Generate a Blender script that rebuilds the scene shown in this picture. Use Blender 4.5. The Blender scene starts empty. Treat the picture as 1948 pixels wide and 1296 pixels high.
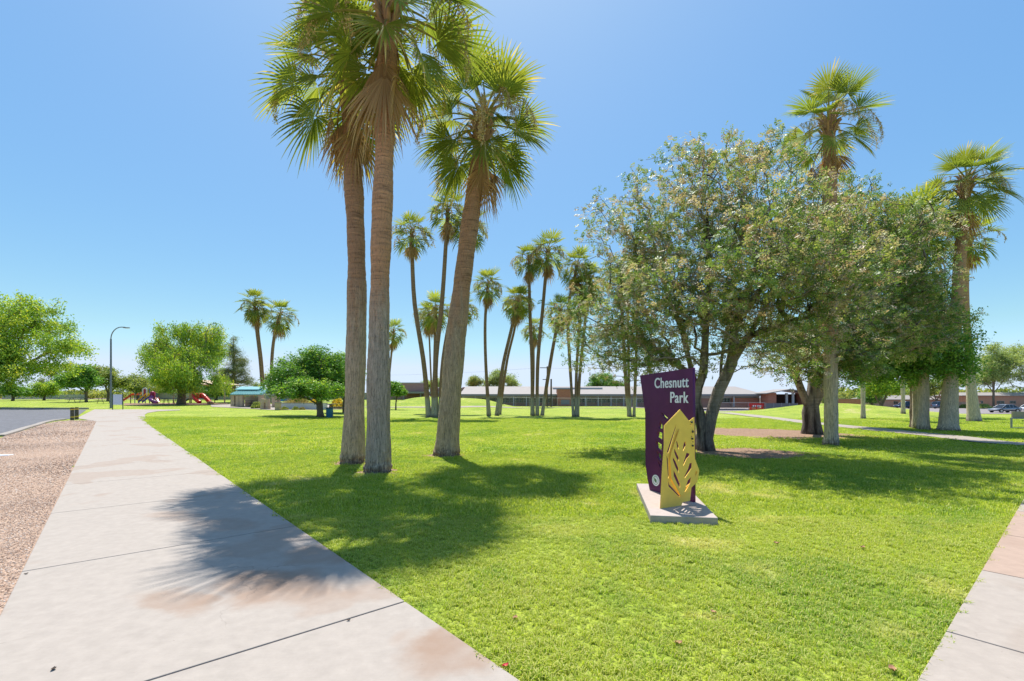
import bpy, bmesh, math, random
import numpy as np
from mathutils import Vector, Matrix

random.seed(7)
SC = bpy.context.scene
COL = SC.collection
R = math.radians

# ------------------------------------------------------------------ camera
CAM_H, F_PX, CX, HOR = 1.9, 900.0, 974.0, 756.0      # eye height (m), focal length and horizon of the 1948 px wide photo
cam_d = bpy.data.cameras.new('camera')
cam = bpy.data.objects.new('camera', cam_d)
COL.objects.link(cam)
cam.location = (0, 0, CAM_H)
cam.rotation_euler = (R(90), 0, 0)
cam_d.sensor_width = 36
cam_d.lens = 36 * F_PX / 1948
cam_d.shift_y = (HOR - 648) / 1948
cam_d.clip_start, cam_d.clip_end = 0.05, 4000
SC.camera = cam

# ------------------------------------------------------------------ sky, sun, exposure
SUN_EL, SUN_AZ = R(66), R(-10)                       # azimuth from +Y towards +X
sun_dir = Vector((math.sin(SUN_AZ) * math.cos(SUN_EL), math.cos(SUN_AZ) * math.cos(SUN_EL), math.sin(SUN_EL)))
world = bpy.data.worlds.new('World')
SC.world = world
world.use_nodes = True
wn = world.node_tree.nodes
wl = world.node_tree.links
bg = wn['Background']
sky = wn.new('ShaderNodeTexSky')
sky.sky_type = 'NISHITA'
sky.sun_disc = False
sky.sun_elevation, sky.sun_rotation = SUN_EL, SUN_AZ
sky.altitude, sky.air_density, sky.dust_density, sky.ozone_density = 0, 1.0, 1.0, 1.0
# the photograph's tone curve: the whole sky is divided by a power of its own brightness, then white balanced
hs = wn.new('ShaderNodeHueSaturation'); hs.inputs['Saturation'].default_value = 1.2
sp = wn.new('ShaderNodeSeparateColor'); wl.new(sky.outputs[0], sp.inputs[0])
pw = wn.new('ShaderNodeMath'); pw.operation = 'POWER'; pw.inputs[1].default_value = -0.65
wl.new(sp.outputs[2], pw.inputs[0])
vm = wn.new('ShaderNodeVectorMath'); vm.operation = 'SCALE'
wl.new(sky.outputs[0], vm.inputs[0]); wl.new(pw.outputs[0], vm.inputs['Scale'])
wl.new(vm.outputs[0], hs.inputs['Color'])
gn = wn.new('ShaderNodeVectorMath'); gn.operation = 'MULTIPLY'; gn.inputs[1].default_value = (1.31, 1.59, 1.57)
wl.new(hs.outputs[0], gn.inputs[0])
# no yellow cast low in the sky: blue never under green, red never over it
s2 = wn.new('ShaderNodeSeparateColor'); wl.new(gn.outputs[0], s2.inputs[0])
def wmath(op, a, b_):
    n = wn.new('ShaderNodeMath'); n.operation = op
    for q, v in ((n.inputs[0], a), (n.inputs[1], b_)):
        if isinstance(v, float): q.default_value = v
        else: wl.new(v, q)
    return n.outputs[0]
g2 = wmath('MINIMUM', s2.outputs[1], 2.75)
cb = wn.new('ShaderNodeCombineColor')
wl.new(wmath('MINIMUM', s2.outputs[0], wmath('MULTIPLY', g2, 0.84)), cb.inputs[0])
wl.new(g2, cb.inputs[1])
wl.new(wmath('MAXIMUM', s2.outputs[2], wmath('MULTIPLY', g2, 1.22)), cb.inputs[2])
wl.new(cb.outputs[0], bg.inputs[0])
bg.inputs[1].default_value = 0.13
sl = bpy.data.lights.new('sun', 'SUN')
sl.energy, sl.angle, sl.color = 3.0, R(0.53), (1.0, 0.955, 0.88)
so = bpy.data.objects.new('sun', sl)
COL.objects.link(so)
so.rotation_euler = (-sun_dir).to_track_quat('-Z', 'Y').to_euler()
vs = SC.view_settings
vs.view_transform, vs.look, vs.gamma, vs.exposure = 'Standard', 'None', 1.0, 1.28
vs.use_curve_mapping = False
SC.cycles.max_bounces = 8
SC.cycles.transparent_max_bounces = 12
SC.cycles.caustics_reflective = SC.cycles.caustics_refractive = False

# ------------------------------------------------------------------ terrain
def sst(a, b, v):
    t = np.clip((np.asarray(v, float) - a) / (b - a), 0, 1)
    return t * t * (3 - 2 * t)

def terrain(x, y):
    x, y = np.asarray(x, float), np.asarray(y, float)
    z = sst(-6, -26, x) * np.clip((y - 30) * 0.013, 0, 1.25)
    z = z - 0.9 * sst(50, 78, y) * sst(22, 40, x)
    z = z + 1.75 * np.exp(-(np.abs((x + 11) / 9.5) ** 4) - ((y - 86) / 9) ** 2)
    z = z + 1.35 * np.exp(-((x - 39) / 7.5) ** 2 - ((y - 58) / 9) ** 2)
    d = np.hypot(x, y)
    z = z + 0.02 * np.sin(x * 0.6 + 1) * np.sin(y * 0.5) * sst(10, 20, d)
    return z

def tz(x, y):
    return float(terrain(x, y))

_T = np.concatenate([np.arange(2, 60, 0.1), np.arange(60, 400, 0.5)])
def gp(px, py, dz=0.0):
    """point of the terrain seen at a pixel of the photograph"""
    x = (px - CX) / F_PX * _T
    z = CAM_H - (py - HOR) / F_PX * _T
    h = terrain(x, _T) + dz
    k = np.argmax(z <= h)
    if z[k] > h[k]:
        k = len(_T) - 1
    if k == 0:
        return Vector((x[0], _T[0], h[0]))
    a = (z[k - 1] - h[k - 1]); b = (h[k] - z[k])
    t = _T[k - 1] + (_T[k] - _T[k - 1]) * a / max(a + b, 1e-9)
    return Vector(((px - CX) / F_PX * t, t, float(terrain((px - CX) / F_PX * t, t))))

def at(px, py, Y):
    """point at a given distance Y"""
    return Vector(((px - CX) / F_PX * Y, Y, CAM_H - (py - HOR) / F_PX * Y))

# ------------------------------------------------------------------ object helpers
def tag(o, label=None, cat=None, group=None, kind=None):
    if label: o['label'] = label
    if cat: o['category'] = cat
    if group: o['group'] = group
    if kind: o['kind'] = kind
    return o

def link(o, parent=None):
    COL.objects.link(o)
    if parent is not None:
        o.parent = parent
    return o

def thing(name, label, cat, loc=(0, 0, 0), rz=0.0, group=None):
    o = bpy.data.objects.new(name, None)
    o.empty_display_size = 0.3
    link(o)
    o.location = loc
    o.rotation_euler = (0, 0, rz)
    return tag(o, label, cat, group)

def inst(name, me, parent, loc=(0, 0, 0), rot=(0, 0, 0), scale=1.0):
    o = bpy.data.objects.new(name, me)
    link(o, parent)
    o.location, o.rotation_euler = loc, rot
    o.scale = (scale,) * 3 if not hasattr(scale, '__len__') else scale
    return o

def copy_tree(o, parent=None):
    c = o.copy()
    COL.objects.link(c)
    c.parent = parent
    for ch in o.children:
        copy_tree(ch, c)
    return c

def np_mesh(name, V, F, mats, tint=None, midx=None, smooth=False):
    V = np.asarray(V, np.float32); F = np.asarray(F, np.int32)
    me = bpy.data.meshes.new(name)
    me.vertices.add(len(V)); me.vertices.foreach_set('co', V.ravel())
    k = F.shape[1]
    me.loops.add(F.size); me.loops.foreach_set('vertex_index', F.ravel())
    me.polygons.add(len(F))
    me.polygons.foreach_set('loop_start', np.arange(0, F.size, k, dtype=np.int32))
    me.polygons.foreach_set('loop_total', np.full(len(F), k, np.int32))
    for m in mats:
        me.materials.append(m)
    if midx is not None:
        me.polygons.foreach_set('material_index', np.asarray(midx, np.int32))
    if tint is not None:
        a = me.attributes.new('tint', 'FLOAT', 'POINT')
        a.data.foreach_set('value', np.asarray(tint, np.float32))
    if smooth:
        me.polygons.foreach_set('use_smooth', np.ones(len(F), bool))
    me.update(calc_edges=True)
    return me

class MB:
    """collects boxes, tubes and sheets into one mesh"""
    def __init__(self):
        self.v, self.f, self.m, self.s = [], [], [], []
    def add(self, vs, fs, mi=0, smooth=False):
        b = len(self.v)
        self.v += [tuple(p) for p in vs]
        for f in fs:
            self.f.append(tuple(i + b for i in f)); self.m.append(mi); self.s.append(smooth)
        return self
    def box(self, c, s, rz=0.0, mi=0, rot=None):
        x, y, z = s[0] / 2, s[1] / 2, s[2] / 2
        P = [Vector(p) for p in ((-x, -y, -z), (x, -y, -z), (x, y, -z), (-x, y, -z), (-x, -y, z), (x, -y, z), (x, y, z), (-x, y, z))]
        M = rot if rot is not None else Matrix.Rotation(rz, 3, 'Z')
        c = Vector(c)
        return self.add([M @ p + c for p in P], [(0, 3, 2, 1), (4, 5, 6, 7), (0, 1, 5, 4), (1, 2, 6, 5), (2, 3, 7, 6), (3, 0, 4, 7)], mi)
    def tube(self, pts, rad, n=8, mi=0, cap=True, smooth=True):
        pts = [Vector(p) for p in pts]
        if not hasattr(rad, '__len__'):
            rad = [rad] * len(pts)
        vs, fs = [], []
        up = None
        for i, p in enumerate(pts):
            d = (pts[min(i + 1, len(pts) - 1)] - pts[max(i - 1, 0)]).normalized()
            if up is None:
                up = Vector((1, 0, 0)) if abs(d.x) < 0.9 else Vector((0, 1, 0))
            u = (up - d * up.dot(d)).normalized(); up = u
            w = d.cross(u)
            for k in range(n):
                a = 2 * math.pi * k / n
                vs.append(p + (u * math.cos(a) + w * math.sin(a)) * rad[i])
        for i in range(len(pts) - 1):
            for k in range(n):
                k2 = (k + 1) % n
                fs.append((i * n + k, i * n + k2, (i + 1) * n + k2, (i + 1) * n + k))
        self.add(vs, fs, mi, smooth)
        if cap:
            b = len(pts) - 1
            self.add(vs[:n], [tuple(range(n))[::-1]], mi)
            self.add(vs[b * n:], [tuple(range(n))], mi)
        return self
    def prism(self, poly, z0, z1, mi=0):
        n = len(poly)
        vs = [(p[0], p[1], z0) for p in poly] + [(p[0], p[1], z1) for p in poly]
        fs = [tuple(range(n))[::-1], tuple(range(n, 2 * n))]
        fs += [(i, (i + 1) % n, n + (i + 1) % n, n + i) for i in range(n)]
        return self.add(vs, fs, mi)
    def mesh(self, name, mats):
        me = bpy.data.meshes.new(name)
        me.from_pydata(self.v, [], self.f)
        for m in (mats if isinstance(mats, (list, tuple)) else [mats]):
            me.materials.append(m)
        me.polygons.foreach_set('material_index', self.m)
        me.polygons.foreach_set('use_smooth', self.s)
        me.update()
        return me
    def build(self, name, mats, parent=None, bevel=0.0):
        o = bpy.data.objects.new(name, self.mesh(name, mats))
        link(o, parent)
        if bevel:
            m = o.modifiers.new('bevel', 'BEVEL'); m.width = bevel; m.segments = 2; m.limit_method = 'ANGLE'
        return o

# ------------------------------------------------------------------ materials
def new_mat(name):
    m = bpy.data.materials.new(name)
    m.use_nodes = True
    nt = m.node_tree
    return m, nt, nt.nodes['Principled BSDF'], nt.nodes['Material Output']

def nd(nt, t, **kw):
    n = nt.nodes.new(t)
    for k, v in kw.items():
        if k.startswith('i_'):
            n.inputs[k[2:].replace('_', ' ')].default_value = v
        else:
            setattr(n, k, v)
    return n

def ramp(nt, fac, stops):
    r = nt.nodes.new('ShaderNodeValToRGB')
    e = r.color_ramp.elements
    while len(e) > 1:
        e.remove(e[-1])
    e[0].position, e[0].color = stops[0][0], (*stops[0][1], 1)
    for p, c in stops[1:]:
        n = e.new(p); n.color = (*c, 1)
    nt.links.new(fac, r.inputs[0])
    return r.outputs[0]

def noise_t(nt, vec, scale, detail=4, rough=0.55, dist=0.0):
    n = nd(nt, 'ShaderNodeTexNoise')
    n.inputs['Scale'].default_value = scale; n.inputs['Detail'].default_value = detail
    n.inputs['Roughness'].default_value = rough; n.inputs['Distortion'].default_value = dist
    if vec is not None:
        nt.links.new(vec, n.inputs['Vector'])
    return n.outputs['Fac']

def mixc(nt, fac, a, b, blend='MIX'):
    m = nt.nodes.new('ShaderNodeMix'); m.data_type = 'RGBA'; m.blend_type = blend
    for sock, v in ((m.inputs[0], fac), (m.inputs[6], a), (m.inputs[7], b)):
        if isinstance(v, (int, float)):
            sock.default_value = v
        elif isinstance(v, (tuple, list)):
            sock.default_value = (*v, 1)
        else:
            nt.links.new(v, sock)
    return m.outputs[2]

def mth(nt, op, a, b=0.0):
    m = nt.nodes.new('ShaderNodeMath'); m.operation = op
    for s, v in ((m.inputs[0], a), (m.inputs[1], b)):
        if isinstance(v, (int, float)): s.default_value = v
        else: nt.links.new(v, s)
    return m.outputs[0]

def vscale(nt, vec, s):
    m = nd(nt, 'ShaderNodeMapping'); m.inputs['Scale'].default_value = s
    nt.links.new(vec, m.inputs['Vector'])
    return m.outputs[0]

def bumpn(nt, h, strength, dist, bsdf):
    b = nd(nt, 'ShaderNodeBump'); b.inputs['Strength'].default_value = strength; b.inputs['Distance'].default_value = dist
    nt.links.new(h, b.inputs['Height']); nt.links.new(b.outputs[0], bsdf.inputs['Normal'])

def wpos(nt):
    return nd(nt, 'ShaderNodeNewGeometry').outputs['Position']

def opos(nt):
    return nd(nt, 'ShaderNodeTexCoord').outputs['Object']

def simple(name, c, rough=0.6, metal=0.0, var=0.12, scale=6.0, bump=0.0, spec=0.4, bscale=None):
    """colour with soft grain and a little wear"""
    m, nt, b, out = new_mat(name)
    p = opos(nt)
    n = noise_t(nt, p, scale, 5, 0.6)
    lo = tuple(max(0, x * (1 - var)) for x in c); hi = tuple(min(1, x * (1 + var)) for x in c)
    nt.links.new(ramp(nt, n, [(0.3, lo), (0.7, hi)]), b.inputs['Base Color'])
    b.inputs['Roughness'].default_value = rough; b.inputs['Metallic'].default_value = metal
    b.inputs['Specular IOR Level'].default_value = spec
    if bump:
        bumpn(nt, noise_t(nt, p, bscale or scale * 8, 4), bump, 0.02, b)
    return m

def leafy(name, stops, trans=0.4, tcol=None, rough=0.55, spec=0.3, attr='tint', objvar=0.0):
    """leaf material: stops run over the leaf's own 'tint' value"""
    m, nt, b, out = new_mat(name)
    if attr == 'tint':
        a = nd(nt, 'ShaderNodeAttribute', attribute_name='tint').outputs['Fac']
    else:
        a = nd(nt, 'ShaderNodeObjectInfo').outputs['Random']
    c = ramp(nt, a, stops)
    if objvar:
        rnd = nd(nt, 'ShaderNodeObjectInfo').outputs['Random']
        hs = nd(nt, 'ShaderNodeHueSaturation')
        nt.links.new(mth(nt, 'ADD', mth(nt, 'MULTIPLY', rnd, objvar), 1 - objvar / 2), hs.inputs['Value'])
        nt.links.new(c, hs.inputs['Color']); c = hs.outputs[0]
    nt.links.new(c, b.inputs['Base Color'])
    b.inputs['Roughness'].default_value = rough; b.inputs['Specular IOR Level'].default_value = spec
    t = nd(nt, 'ShaderNodeBsdfTranslucent')
    nt.links.new(mixc(nt, 1.0, c, tcol or (1.5, 1.35, 0.6), 'MULTIPLY'), t.inputs[0])
    mx = nd(nt, 'ShaderNodeMixShader'); mx.inputs[0].default_value = trans
    nt.links.new(b.outputs[0], mx.inputs[1]); nt.links.new(t.outputs[0], mx.inputs[2])
    nt.links.new(mx.outputs[0], out.inputs[0])
    return m

def spots(nt, p, items, wob=.35, soft=.35):
    """mask of a few blotches lying at fixed places on the ground: (x, y, rx, ry, turn, weight)"""
    nz = nd(nt, 'ShaderNodeTexNoise'); nz.inputs['Scale'].default_value = 1.7; nz.inputs['Detail'].default_value = 5; nz.inputs['Roughness'].default_value = 0.6
    nt.links.new(p, nz.inputs['Vector'])
    off = nd(nt, 'ShaderNodeVectorMath', operation='SUBTRACT'); nt.links.new(nz.outputs['Color'], off.inputs[0]); off.inputs[1].default_value = (.5, .5, .5)
    sc = nd(nt, 'ShaderNodeVectorMath', operation='SCALE'); nt.links.new(off.outputs[0], sc.inputs[0]); sc.inputs['Scale'].default_value = wob * 2
    pw_ = nd(nt, 'ShaderNodeVectorMath', operation='ADD'); nt.links.new(p, pw_.inputs[0]); nt.links.new(sc.outputs[0], pw_.inputs[1])
    acc = None
    for x, y, rx, ry, a, w in items:
        mp = nd(nt, 'ShaderNodeMapping', vector_type='TEXTURE'); mp.inputs['Location'].default_value = (x, y, 0); mp.inputs['Rotation'].default_value = (0, 0, a); mp.inputs['Scale'].default_value = (rx, ry, 1e6)
        nt.links.new(pw_.outputs[0], mp.inputs['Vector'])
        ln = nd(nt, 'ShaderNodeVectorMath', operation='LENGTH'); nt.links.new(mp.outputs[0], ln.inputs[0])
        mr = nd(nt, 'ShaderNodeMapRange', interpolation_type='SMOOTHSTEP'); mr.inputs[1].default_value = 1.0; mr.inputs[2].default_value = 1 - soft; mr.inputs[3].default_value = 0; mr.inputs[4].default_value = w
        nt.links.new(ln.outputs['Value'], mr.inputs[0])
        acc = mr.outputs[0] if acc is None else mth(nt, 'MAXIMUM', acc, mr.outputs[0])
    return acc

# concrete of the walks: pale, washed, with rust-brown irrigation stains
def mat_concrete(name, base, stain, amount, blots=None):
    m, nt, b, out = new_mat(name)
    p = wpos(nt)
    big = noise_t(nt, p, 0.55, 3, 0.5, 0.4)
    fine = noise_t(nt, p, 9, 6, 0.65)
    grit = noise_t(nt, p, 160, 2, 0.5)
    brush = noise_t(nt, vscale(nt, p, (2.5, 22, 1)), 3, 4, 0.6)
    c0 = ramp(nt, fine, [(0.25, tuple(x * .86 for x in base)), (0.75, tuple(min(1, x * 1.08) for x in base))])
    c1 = mixc(nt, mth(nt, 'MULTIPLY', brush, 0.30), c0, tuple(x * .7 for x in base))
    f = ramp(nt, big, [(0.56, (0, 0, 0)), (0.60, (amount,) * 3), (0.75, (amount * .6,) * 3)])
    c2 = mixc(nt, f, c1, stain)
    if blots:
        c2 = mixc(nt, mth(nt, 'MULTIPLY', spots(nt, p, blots, .34, .55), ramp(nt, noise_t(nt, p, 2.2, 5, .65), [(.3, (.45,) * 3), (.65, (1,) * 3)])), c2, stain)
    spk = ramp(nt, noise_t(nt, p, 34, 2, 0.5), [(0.72, (0, 0, 0)), (0.8, (0.35,) * 3)])
    c3 = mixc(nt, spk, c2, (0.16, 0.12, 0.1))
    ed = nd(nt, 'ShaderNodeTexVoronoi', feature='DISTANCE_TO_EDGE'); ed.inputs['Scale'].default_value = 0.42
    wv = nd(nt, 'ShaderNodeVectorMath', operation='ADD'); nz = nd(nt, 'ShaderNodeTexNoise'); nz.inputs['Scale'].default_value = 1.6; nz.inputs['Detail'].default_value = 5
    nt.links.new(p, nz.inputs['Vector']); nt.links.new(p, wv.inputs[0]); nt.links.new(nz.outputs['Color'], wv.inputs[1]); nt.links.new(wv.outputs[0], ed.inputs['Vector'])
    crk = ramp(nt, ed.outputs['Distance'], [(0.0, (0.4,) * 3), (0.0035, (0,) * 3)])
    c3 = mixc(nt, mth(nt, 'MULTIPLY', crk, ramp(nt, noise_t(nt, p, .5, 2), [(0.5, (0,) * 3), (0.6, (1,) * 3)])), c3, (0.10, 0.08, 0.07))
    nt.links.new(c3, b.inputs['Base Color'])
    b.inputs['Roughness'].default_value = 0.85; b.inputs['Specular IOR Level'].default_value = 0.25
    bumpn(nt, mth(nt, 'ADD', grit, brush), 0.25, 0.004, b)
    return m

# turf: the sheet and the blades share the same wide patches
DRY_SPOTS = [(2.49, 6.13, 0.75, 0.42, 0.0, 0.75), (2.69, 5.2, 0.5, 0.3, 0.0, 0.4), (3.11, 3.85, 0.35, 0.25, 0.0, 0.5), (1.73, 4.13, 0.28, 0.14, 0.0, 0.6), (2.49, 9.29, 0.25, 0.7, 0.0, 0.7), (-10.87, 19.21, 1.6, 0.7, 0.0, 0.6), (-2.21, 13.79, 0.5, 0.3, 0.0, 0.6), (4.3, 4.57, 0.25, 0.9, 0.0, 0.45), (0.64, 6.73, 0.8, 0.5, 0.0, 0.3), (-3.62, 11.48, 0.6, 0.45, 0.0, 0.5), (-2.98, 38.86, 3, 0.9, 0.0, 0.4)]
def turf_colour(nt, p, lush, pale, dry):
    n1 = noise_t(nt, p, 0.33, 4, 0.55, 0.3)
    n2 = noise_t(nt, p, 1.7, 4, 0.6)
    n3 = noise_t(nt, p, 0.11, 3, 0.5)
    s = mth(nt, 'ADD', mth(nt, 'MULTIPLY', n1, 0.5), mth(nt, 'ADD', mth(nt, 'MULTIPLY', n2, 0.3), mth(nt, 'MULTIPLY', n3, 0.2)))
    c = ramp(nt, s, [(0.42, lush), (0.50, pale), (0.56, pale), (0.63, dry)])
    return mixc(nt, mth(nt, 'MULTIPLY', spots(nt, p, DRY_SPOTS, .5, .75), ramp(nt, n2, [(.3, (.5,) * 3), (.6, (1,) * 3)])), c, dry)

def mat_turf():
    m, nt, b, out = new_mat('turf')
    p = wpos(nt)
    c = turf_colour(nt, p, (0.25, 0.35, 0.035), (0.38, 0.45, 0.055), (0.60, 0.52, 0.22))
    f = noise_t(nt, p, 26, 5, 0.75)
    c = mixc(nt, ramp(nt, f, [(0.40, (0.9,) * 3), (0.56, (0.0,) * 3)]), c, (0.07, 0.10, 0.02))
    nt.links.new(c, b.inputs['Base Color'])
    b.inputs['Roughness'].default_value = 0.8; b.inputs['Specular IOR Level'].default_value = 0.1
    bumpn(nt, noise_t(nt, p, 30, 5, 0.75), 0.6, 0.05, b)
    return m

def mat_blades():
    m, nt, b, out = new_mat('grass_blades')
    p = wpos(nt)
    c = turf_colour(nt, p, (0.235, 0.375, 0.028), (0.395, 0.475, 0.045), (0.70, 0.63, 0.27))
    r = nd(nt, 'ShaderNodeAttribute', attribute_name='tint').outputs['Fac']
    c = mixc(nt, ramp(nt, r, [(0.0, (0.55,) * 3), (0.45, (0,) * 3)]), c, (0.06, 0.14, 0.012))
    c = mixc(nt, ramp(nt, r, [(0.62, (0,) * 3), (0.9, (0.6,) * 3), (1.0, (0.85,) * 3)]), c, (0.62, 0.57, 0.20))
    nt.links.new(c, b.inputs['Base Color'])
    b.inputs['Roughness'].default_value = 0.5; b.inputs['Specular IOR Level'].default_value = 0.3
    t = nd(nt, 'ShaderNodeBsdfTranslucent')
    nt.links.new(mixc(nt, 1.0, c, (1.4, 1.5, 0.6), 'MULTIPLY'), t.inputs[0])
    mx = nd(nt, 'ShaderNodeMixShader'); mx.inputs[0].default_value = 0.4
    nt.links.new(b.outputs[0], mx.inputs[1]); nt.links.new(t.outputs[0], mx.inputs[2])
    nt.links.new(mx.outputs[0], out.inputs[0])
    return m

def mat_gravel(name, cols, scale):
    m, nt, b, out = new_mat(name)
    p = wpos(nt)
    v = nd(nt, 'ShaderNodeTexVoronoi'); v.inputs['Scale'].default_value = scale
    nt.links.new(p, v.inputs['Vector'])
    sep = nd(nt, 'ShaderNodeSeparateColor'); nt.links.new(v.outputs['Color'], sep.inputs[0])
    c = ramp(nt, sep.outputs[0], [(i / max(1, len(cols) - 1), q) for i, q in enumerate(cols)])
    c = mixc(nt, ramp(nt, noise_t(nt, p, 0.8, 4), [(0.4, (0,) * 3), (0.7, (.35,) * 3)]), c, cols[0])
    c = mixc(nt, ramp(nt, noise_t(nt, p, scale * .9, 3, 0.6), [(0.40, (0.75,) * 3), (0.5, (0,) * 3)]), c, tuple(x * .35 for x in cols[0]))
    nt.links.new(c, b.inputs['Base Color'])
    b.inputs['Roughness'].default_value = 0.95; b.inputs['Specular IOR Level'].default_value = 0.15
    bumpn(nt, v.outputs['Distance'], 0.8, 0.03, b)
    return m

def mat_bark(name, low, high, split, blur=1.2, vert=True, dark=(0.07, 0.05, 0.035), streak=0.0, foot=0.8):
    """palm trunk: grey weathered foot, brown ringed upper; 'split' is the height where it changes"""
    m, nt, b, out = new_mat(name)
    p = opos(nt)
    sep = nd(nt, 'ShaderNodeSeparateXYZ'); nt.links.new(p, sep.inputs[0])
    wob = noise_t(nt, vscale(nt, p, (3, 3, 0.6)), 1.6, 4)
    zz = mth(nt, 'ADD', sep.outputs[2], mth(nt, 'MULTIPLY', mth(nt, 'SUBTRACT', wob, 0.5), blur * 2))
    f = nd(nt, 'ShaderNodeMapRange'); f.inputs[1].default_value = split - blur * .4; f.inputs[2].default_value = split + blur * .4
    nt.links.new(zz, f.inputs[0])
    vert_n = noise_t(nt, vscale(nt, p, (14, 14, 1.3)), 2.2, 6, 0.65, 0.2)
    ring_n = noise_t(nt, vscale(nt, p, (0.8, 0.8, 11)), 2.0, 6, 0.65, 0.25)
    fib = noise_t(nt, vscale(nt, p, (30, 30, 5)), 2.0, 4, 0.6)
    cl = ramp(nt, vert_n, [(0.27, tuple(x * .28 for x in low)), (0.40, tuple(x * .72 for x in low)), (0.55, low), (0.72, tuple(x * 1.45 for x in low))])
    ch = ramp(nt, ring_n, [(0.30, tuple(x * .38 for x in high)), (0.44, tuple(x * .85 for x in high)), (0.6, high), (0.72, tuple(x * 1.4 for x in high))])
    c = mixc(nt, f.outputs[0], cl, ch)
    if foot:
        fz = mth(nt, 'ADD', sep.outputs[2], mth(nt, 'MULTIPLY', mth(nt, 'SUBTRACT', vert_n, 0.5), 1.0))
        c = mixc(nt, ramp(nt, fz, [(0.0, (foot,) * 3), (0.30, (0,) * 3)]), c, (0.10, 0.065, 0.045))
    stk = noise_t(nt, vscale(nt, p, (3.2, 3.2, .35)), 1.0, 3, 0.5)
    c = mixc(nt, ramp(nt, stk, [(0.36, (streak,) * 3), (0.46, (0,) * 3)]), c, tuple(x * .5 for x in dark))
    c = mixc(nt, ramp(nt, fib, [(0.34, (0.6,) * 3), (0.45, (0,) * 3)]), c, dark)
    nt.links.new(c, b.inputs['Base Color'])
    b.inputs['Roughness'].default_value = 0.9; b.inputs['Specular IOR Level'].default_value = 0.15
    h = mth(nt, 'ADD', mth(nt, 'MULTIPLY', mth(nt, 'ADD', vert_n, ring_n), 0.7), fib)
    bumpn(nt, h, 1.0, 0.045, b)
    return m

def mat_brick(name, c1, c2, mortar, sx=0.22, sz=0.075):
    m, nt, b, out = new_mat(name)
    p = opos(nt)
    br = nd(nt, 'ShaderNodeTexBrick')
    rot = nd(nt, 'ShaderNodeMapping'); rot.inputs['Rotation'].default_value = (R(90), 0, 0)
    nt.links.new(p, rot.inputs['Vector']); nt.links.new(rot.outputs[0], br.inputs['Vector'])
    br.inputs['Scale'].default_value = 1.0; br.inputs['Brick Width'].default_value = sx * 2; br.inputs['Row Height'].default_value = sz * 2
    br.inputs['Mortar Size'].default_value = 0.012
    for k, c in (('Color1', c1), ('Color2', c2), ('Mortar', mortar)):
        br.inputs[k].default_value = (*c, 1)
    n = noise_t(nt, p, 0.7, 5)
    c = mixc(nt, mth(nt, 'MULTIPLY', n, 0.35), br.outputs[0], tuple(x * 0.6 for x in c1))
    nt.links.new(c, b.inputs['Base Color'])
    b.inputs['Roughness'].default_value = 0.9; b.inputs['Specular IOR Level'].default_value = 0.2
    return m

M = {}
M['turf'] = mat_turf()
M['blades'] = mat_blades()
M['earth'] = mat_gravel('dry_earth', [(0.20, 0.15, 0.11), (0.27, 0.21, 0.15), (0.24, 0.18, 0.13)], 12)
M['mulch'] = mat_gravel('bare_soil', [(0.264, 0.165, 0.110), (0.374, 0.242, 0.165), (0.319, 0.209, 0.143), (0.440, 0.297, 0.209)], 26)
M['gravel'] = mat_gravel('decomposed_granite', [(0.381, 0.252, 0.184), (0.508, 0.361, 0.273), (0.432, 0.300, 0.218), (0.596, 0.464, 0.369)], 40)
M['pebble'] = leafy('pebble_stone', [(0.0, (0.298, 0.187, 0.133)), (0.35, (0.447, 0.313, 0.233)), (0.7, (0.546, 0.413, 0.327)), (1.0, (0.683, 0.587, 0.507))], trans=0.0, attr='random', rough=0.9, spec=0.2)
M['asphalt'] = simple('asphalt', (0.138, 0.138, 0.150), 0.9, var=0.2, scale=3, bump=0.4, bscale=120, spec=0.2)
M['street'] = simple('street_asphalt', (0.240, 0.210, 0.210), 0.9, var=0.12, scale=2, spec=0.2)
M['walk'] = mat_concrete('walk_concrete', (0.366, 0.321, 0.282), (0.264, 0.169, 0.114), 0.3, blots=[(-2.37, 4.7, 0.95, 0.55, -0.4, 0.8), (-3.11, 4.34, 0.55, 0.3, -0.4, 0.7), (-2.34, 5.62, 0.7, 0.4, -0.4, 0.55), (-5.34, 7.47, 0.7, 0.35, -0.4, 0.45), (-10.33, 13.79, 0.8, 0.35, -0.4, 0.3), (-0.45, 3.53, 0.42, 0.5, -0.4, 0.75), (-1.39, 4.57, 0.5, 0.3, -0.4, 0.45), (-4.24, 7.01, 0.8, 0.4, -0.4, 0.4)])
M['walk_pink'] = mat_concrete('pink_concrete', (0.389, 0.282, 0.222), (0.311, 0.212, 0.161), 0.3)
M['walk_plain'] = mat_concrete('plain_concrete', (0.366, 0.316, 0.275), (0.282, 0.214, 0.167), 0.25)
M['path'] = mat_concrete('path_concrete', (0.348, 0.300, 0.252), (0.283, 0.216, 0.171), 0.3)
M['joint'] = simple('joint_dirt', (0.208, 0.150, 0.112), 0.95)
M['kerb'] = mat_concrete('kerb_concrete', (0.321, 0.287, 0.257), (0.232, 0.178, 0.141), 0.35)
M['plinth'] = mat_concrete('plinth_concrete', (0.437, 0.368, 0.326), (0.332, 0.246, 0.189), 0.35)
# ------------------------------------------------------------------ ground and lawn
def axis(parts):
    return np.unique(np.round(np.concatenate([np.arange(a, b, s) for a, b, s in parts]), 3))

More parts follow.
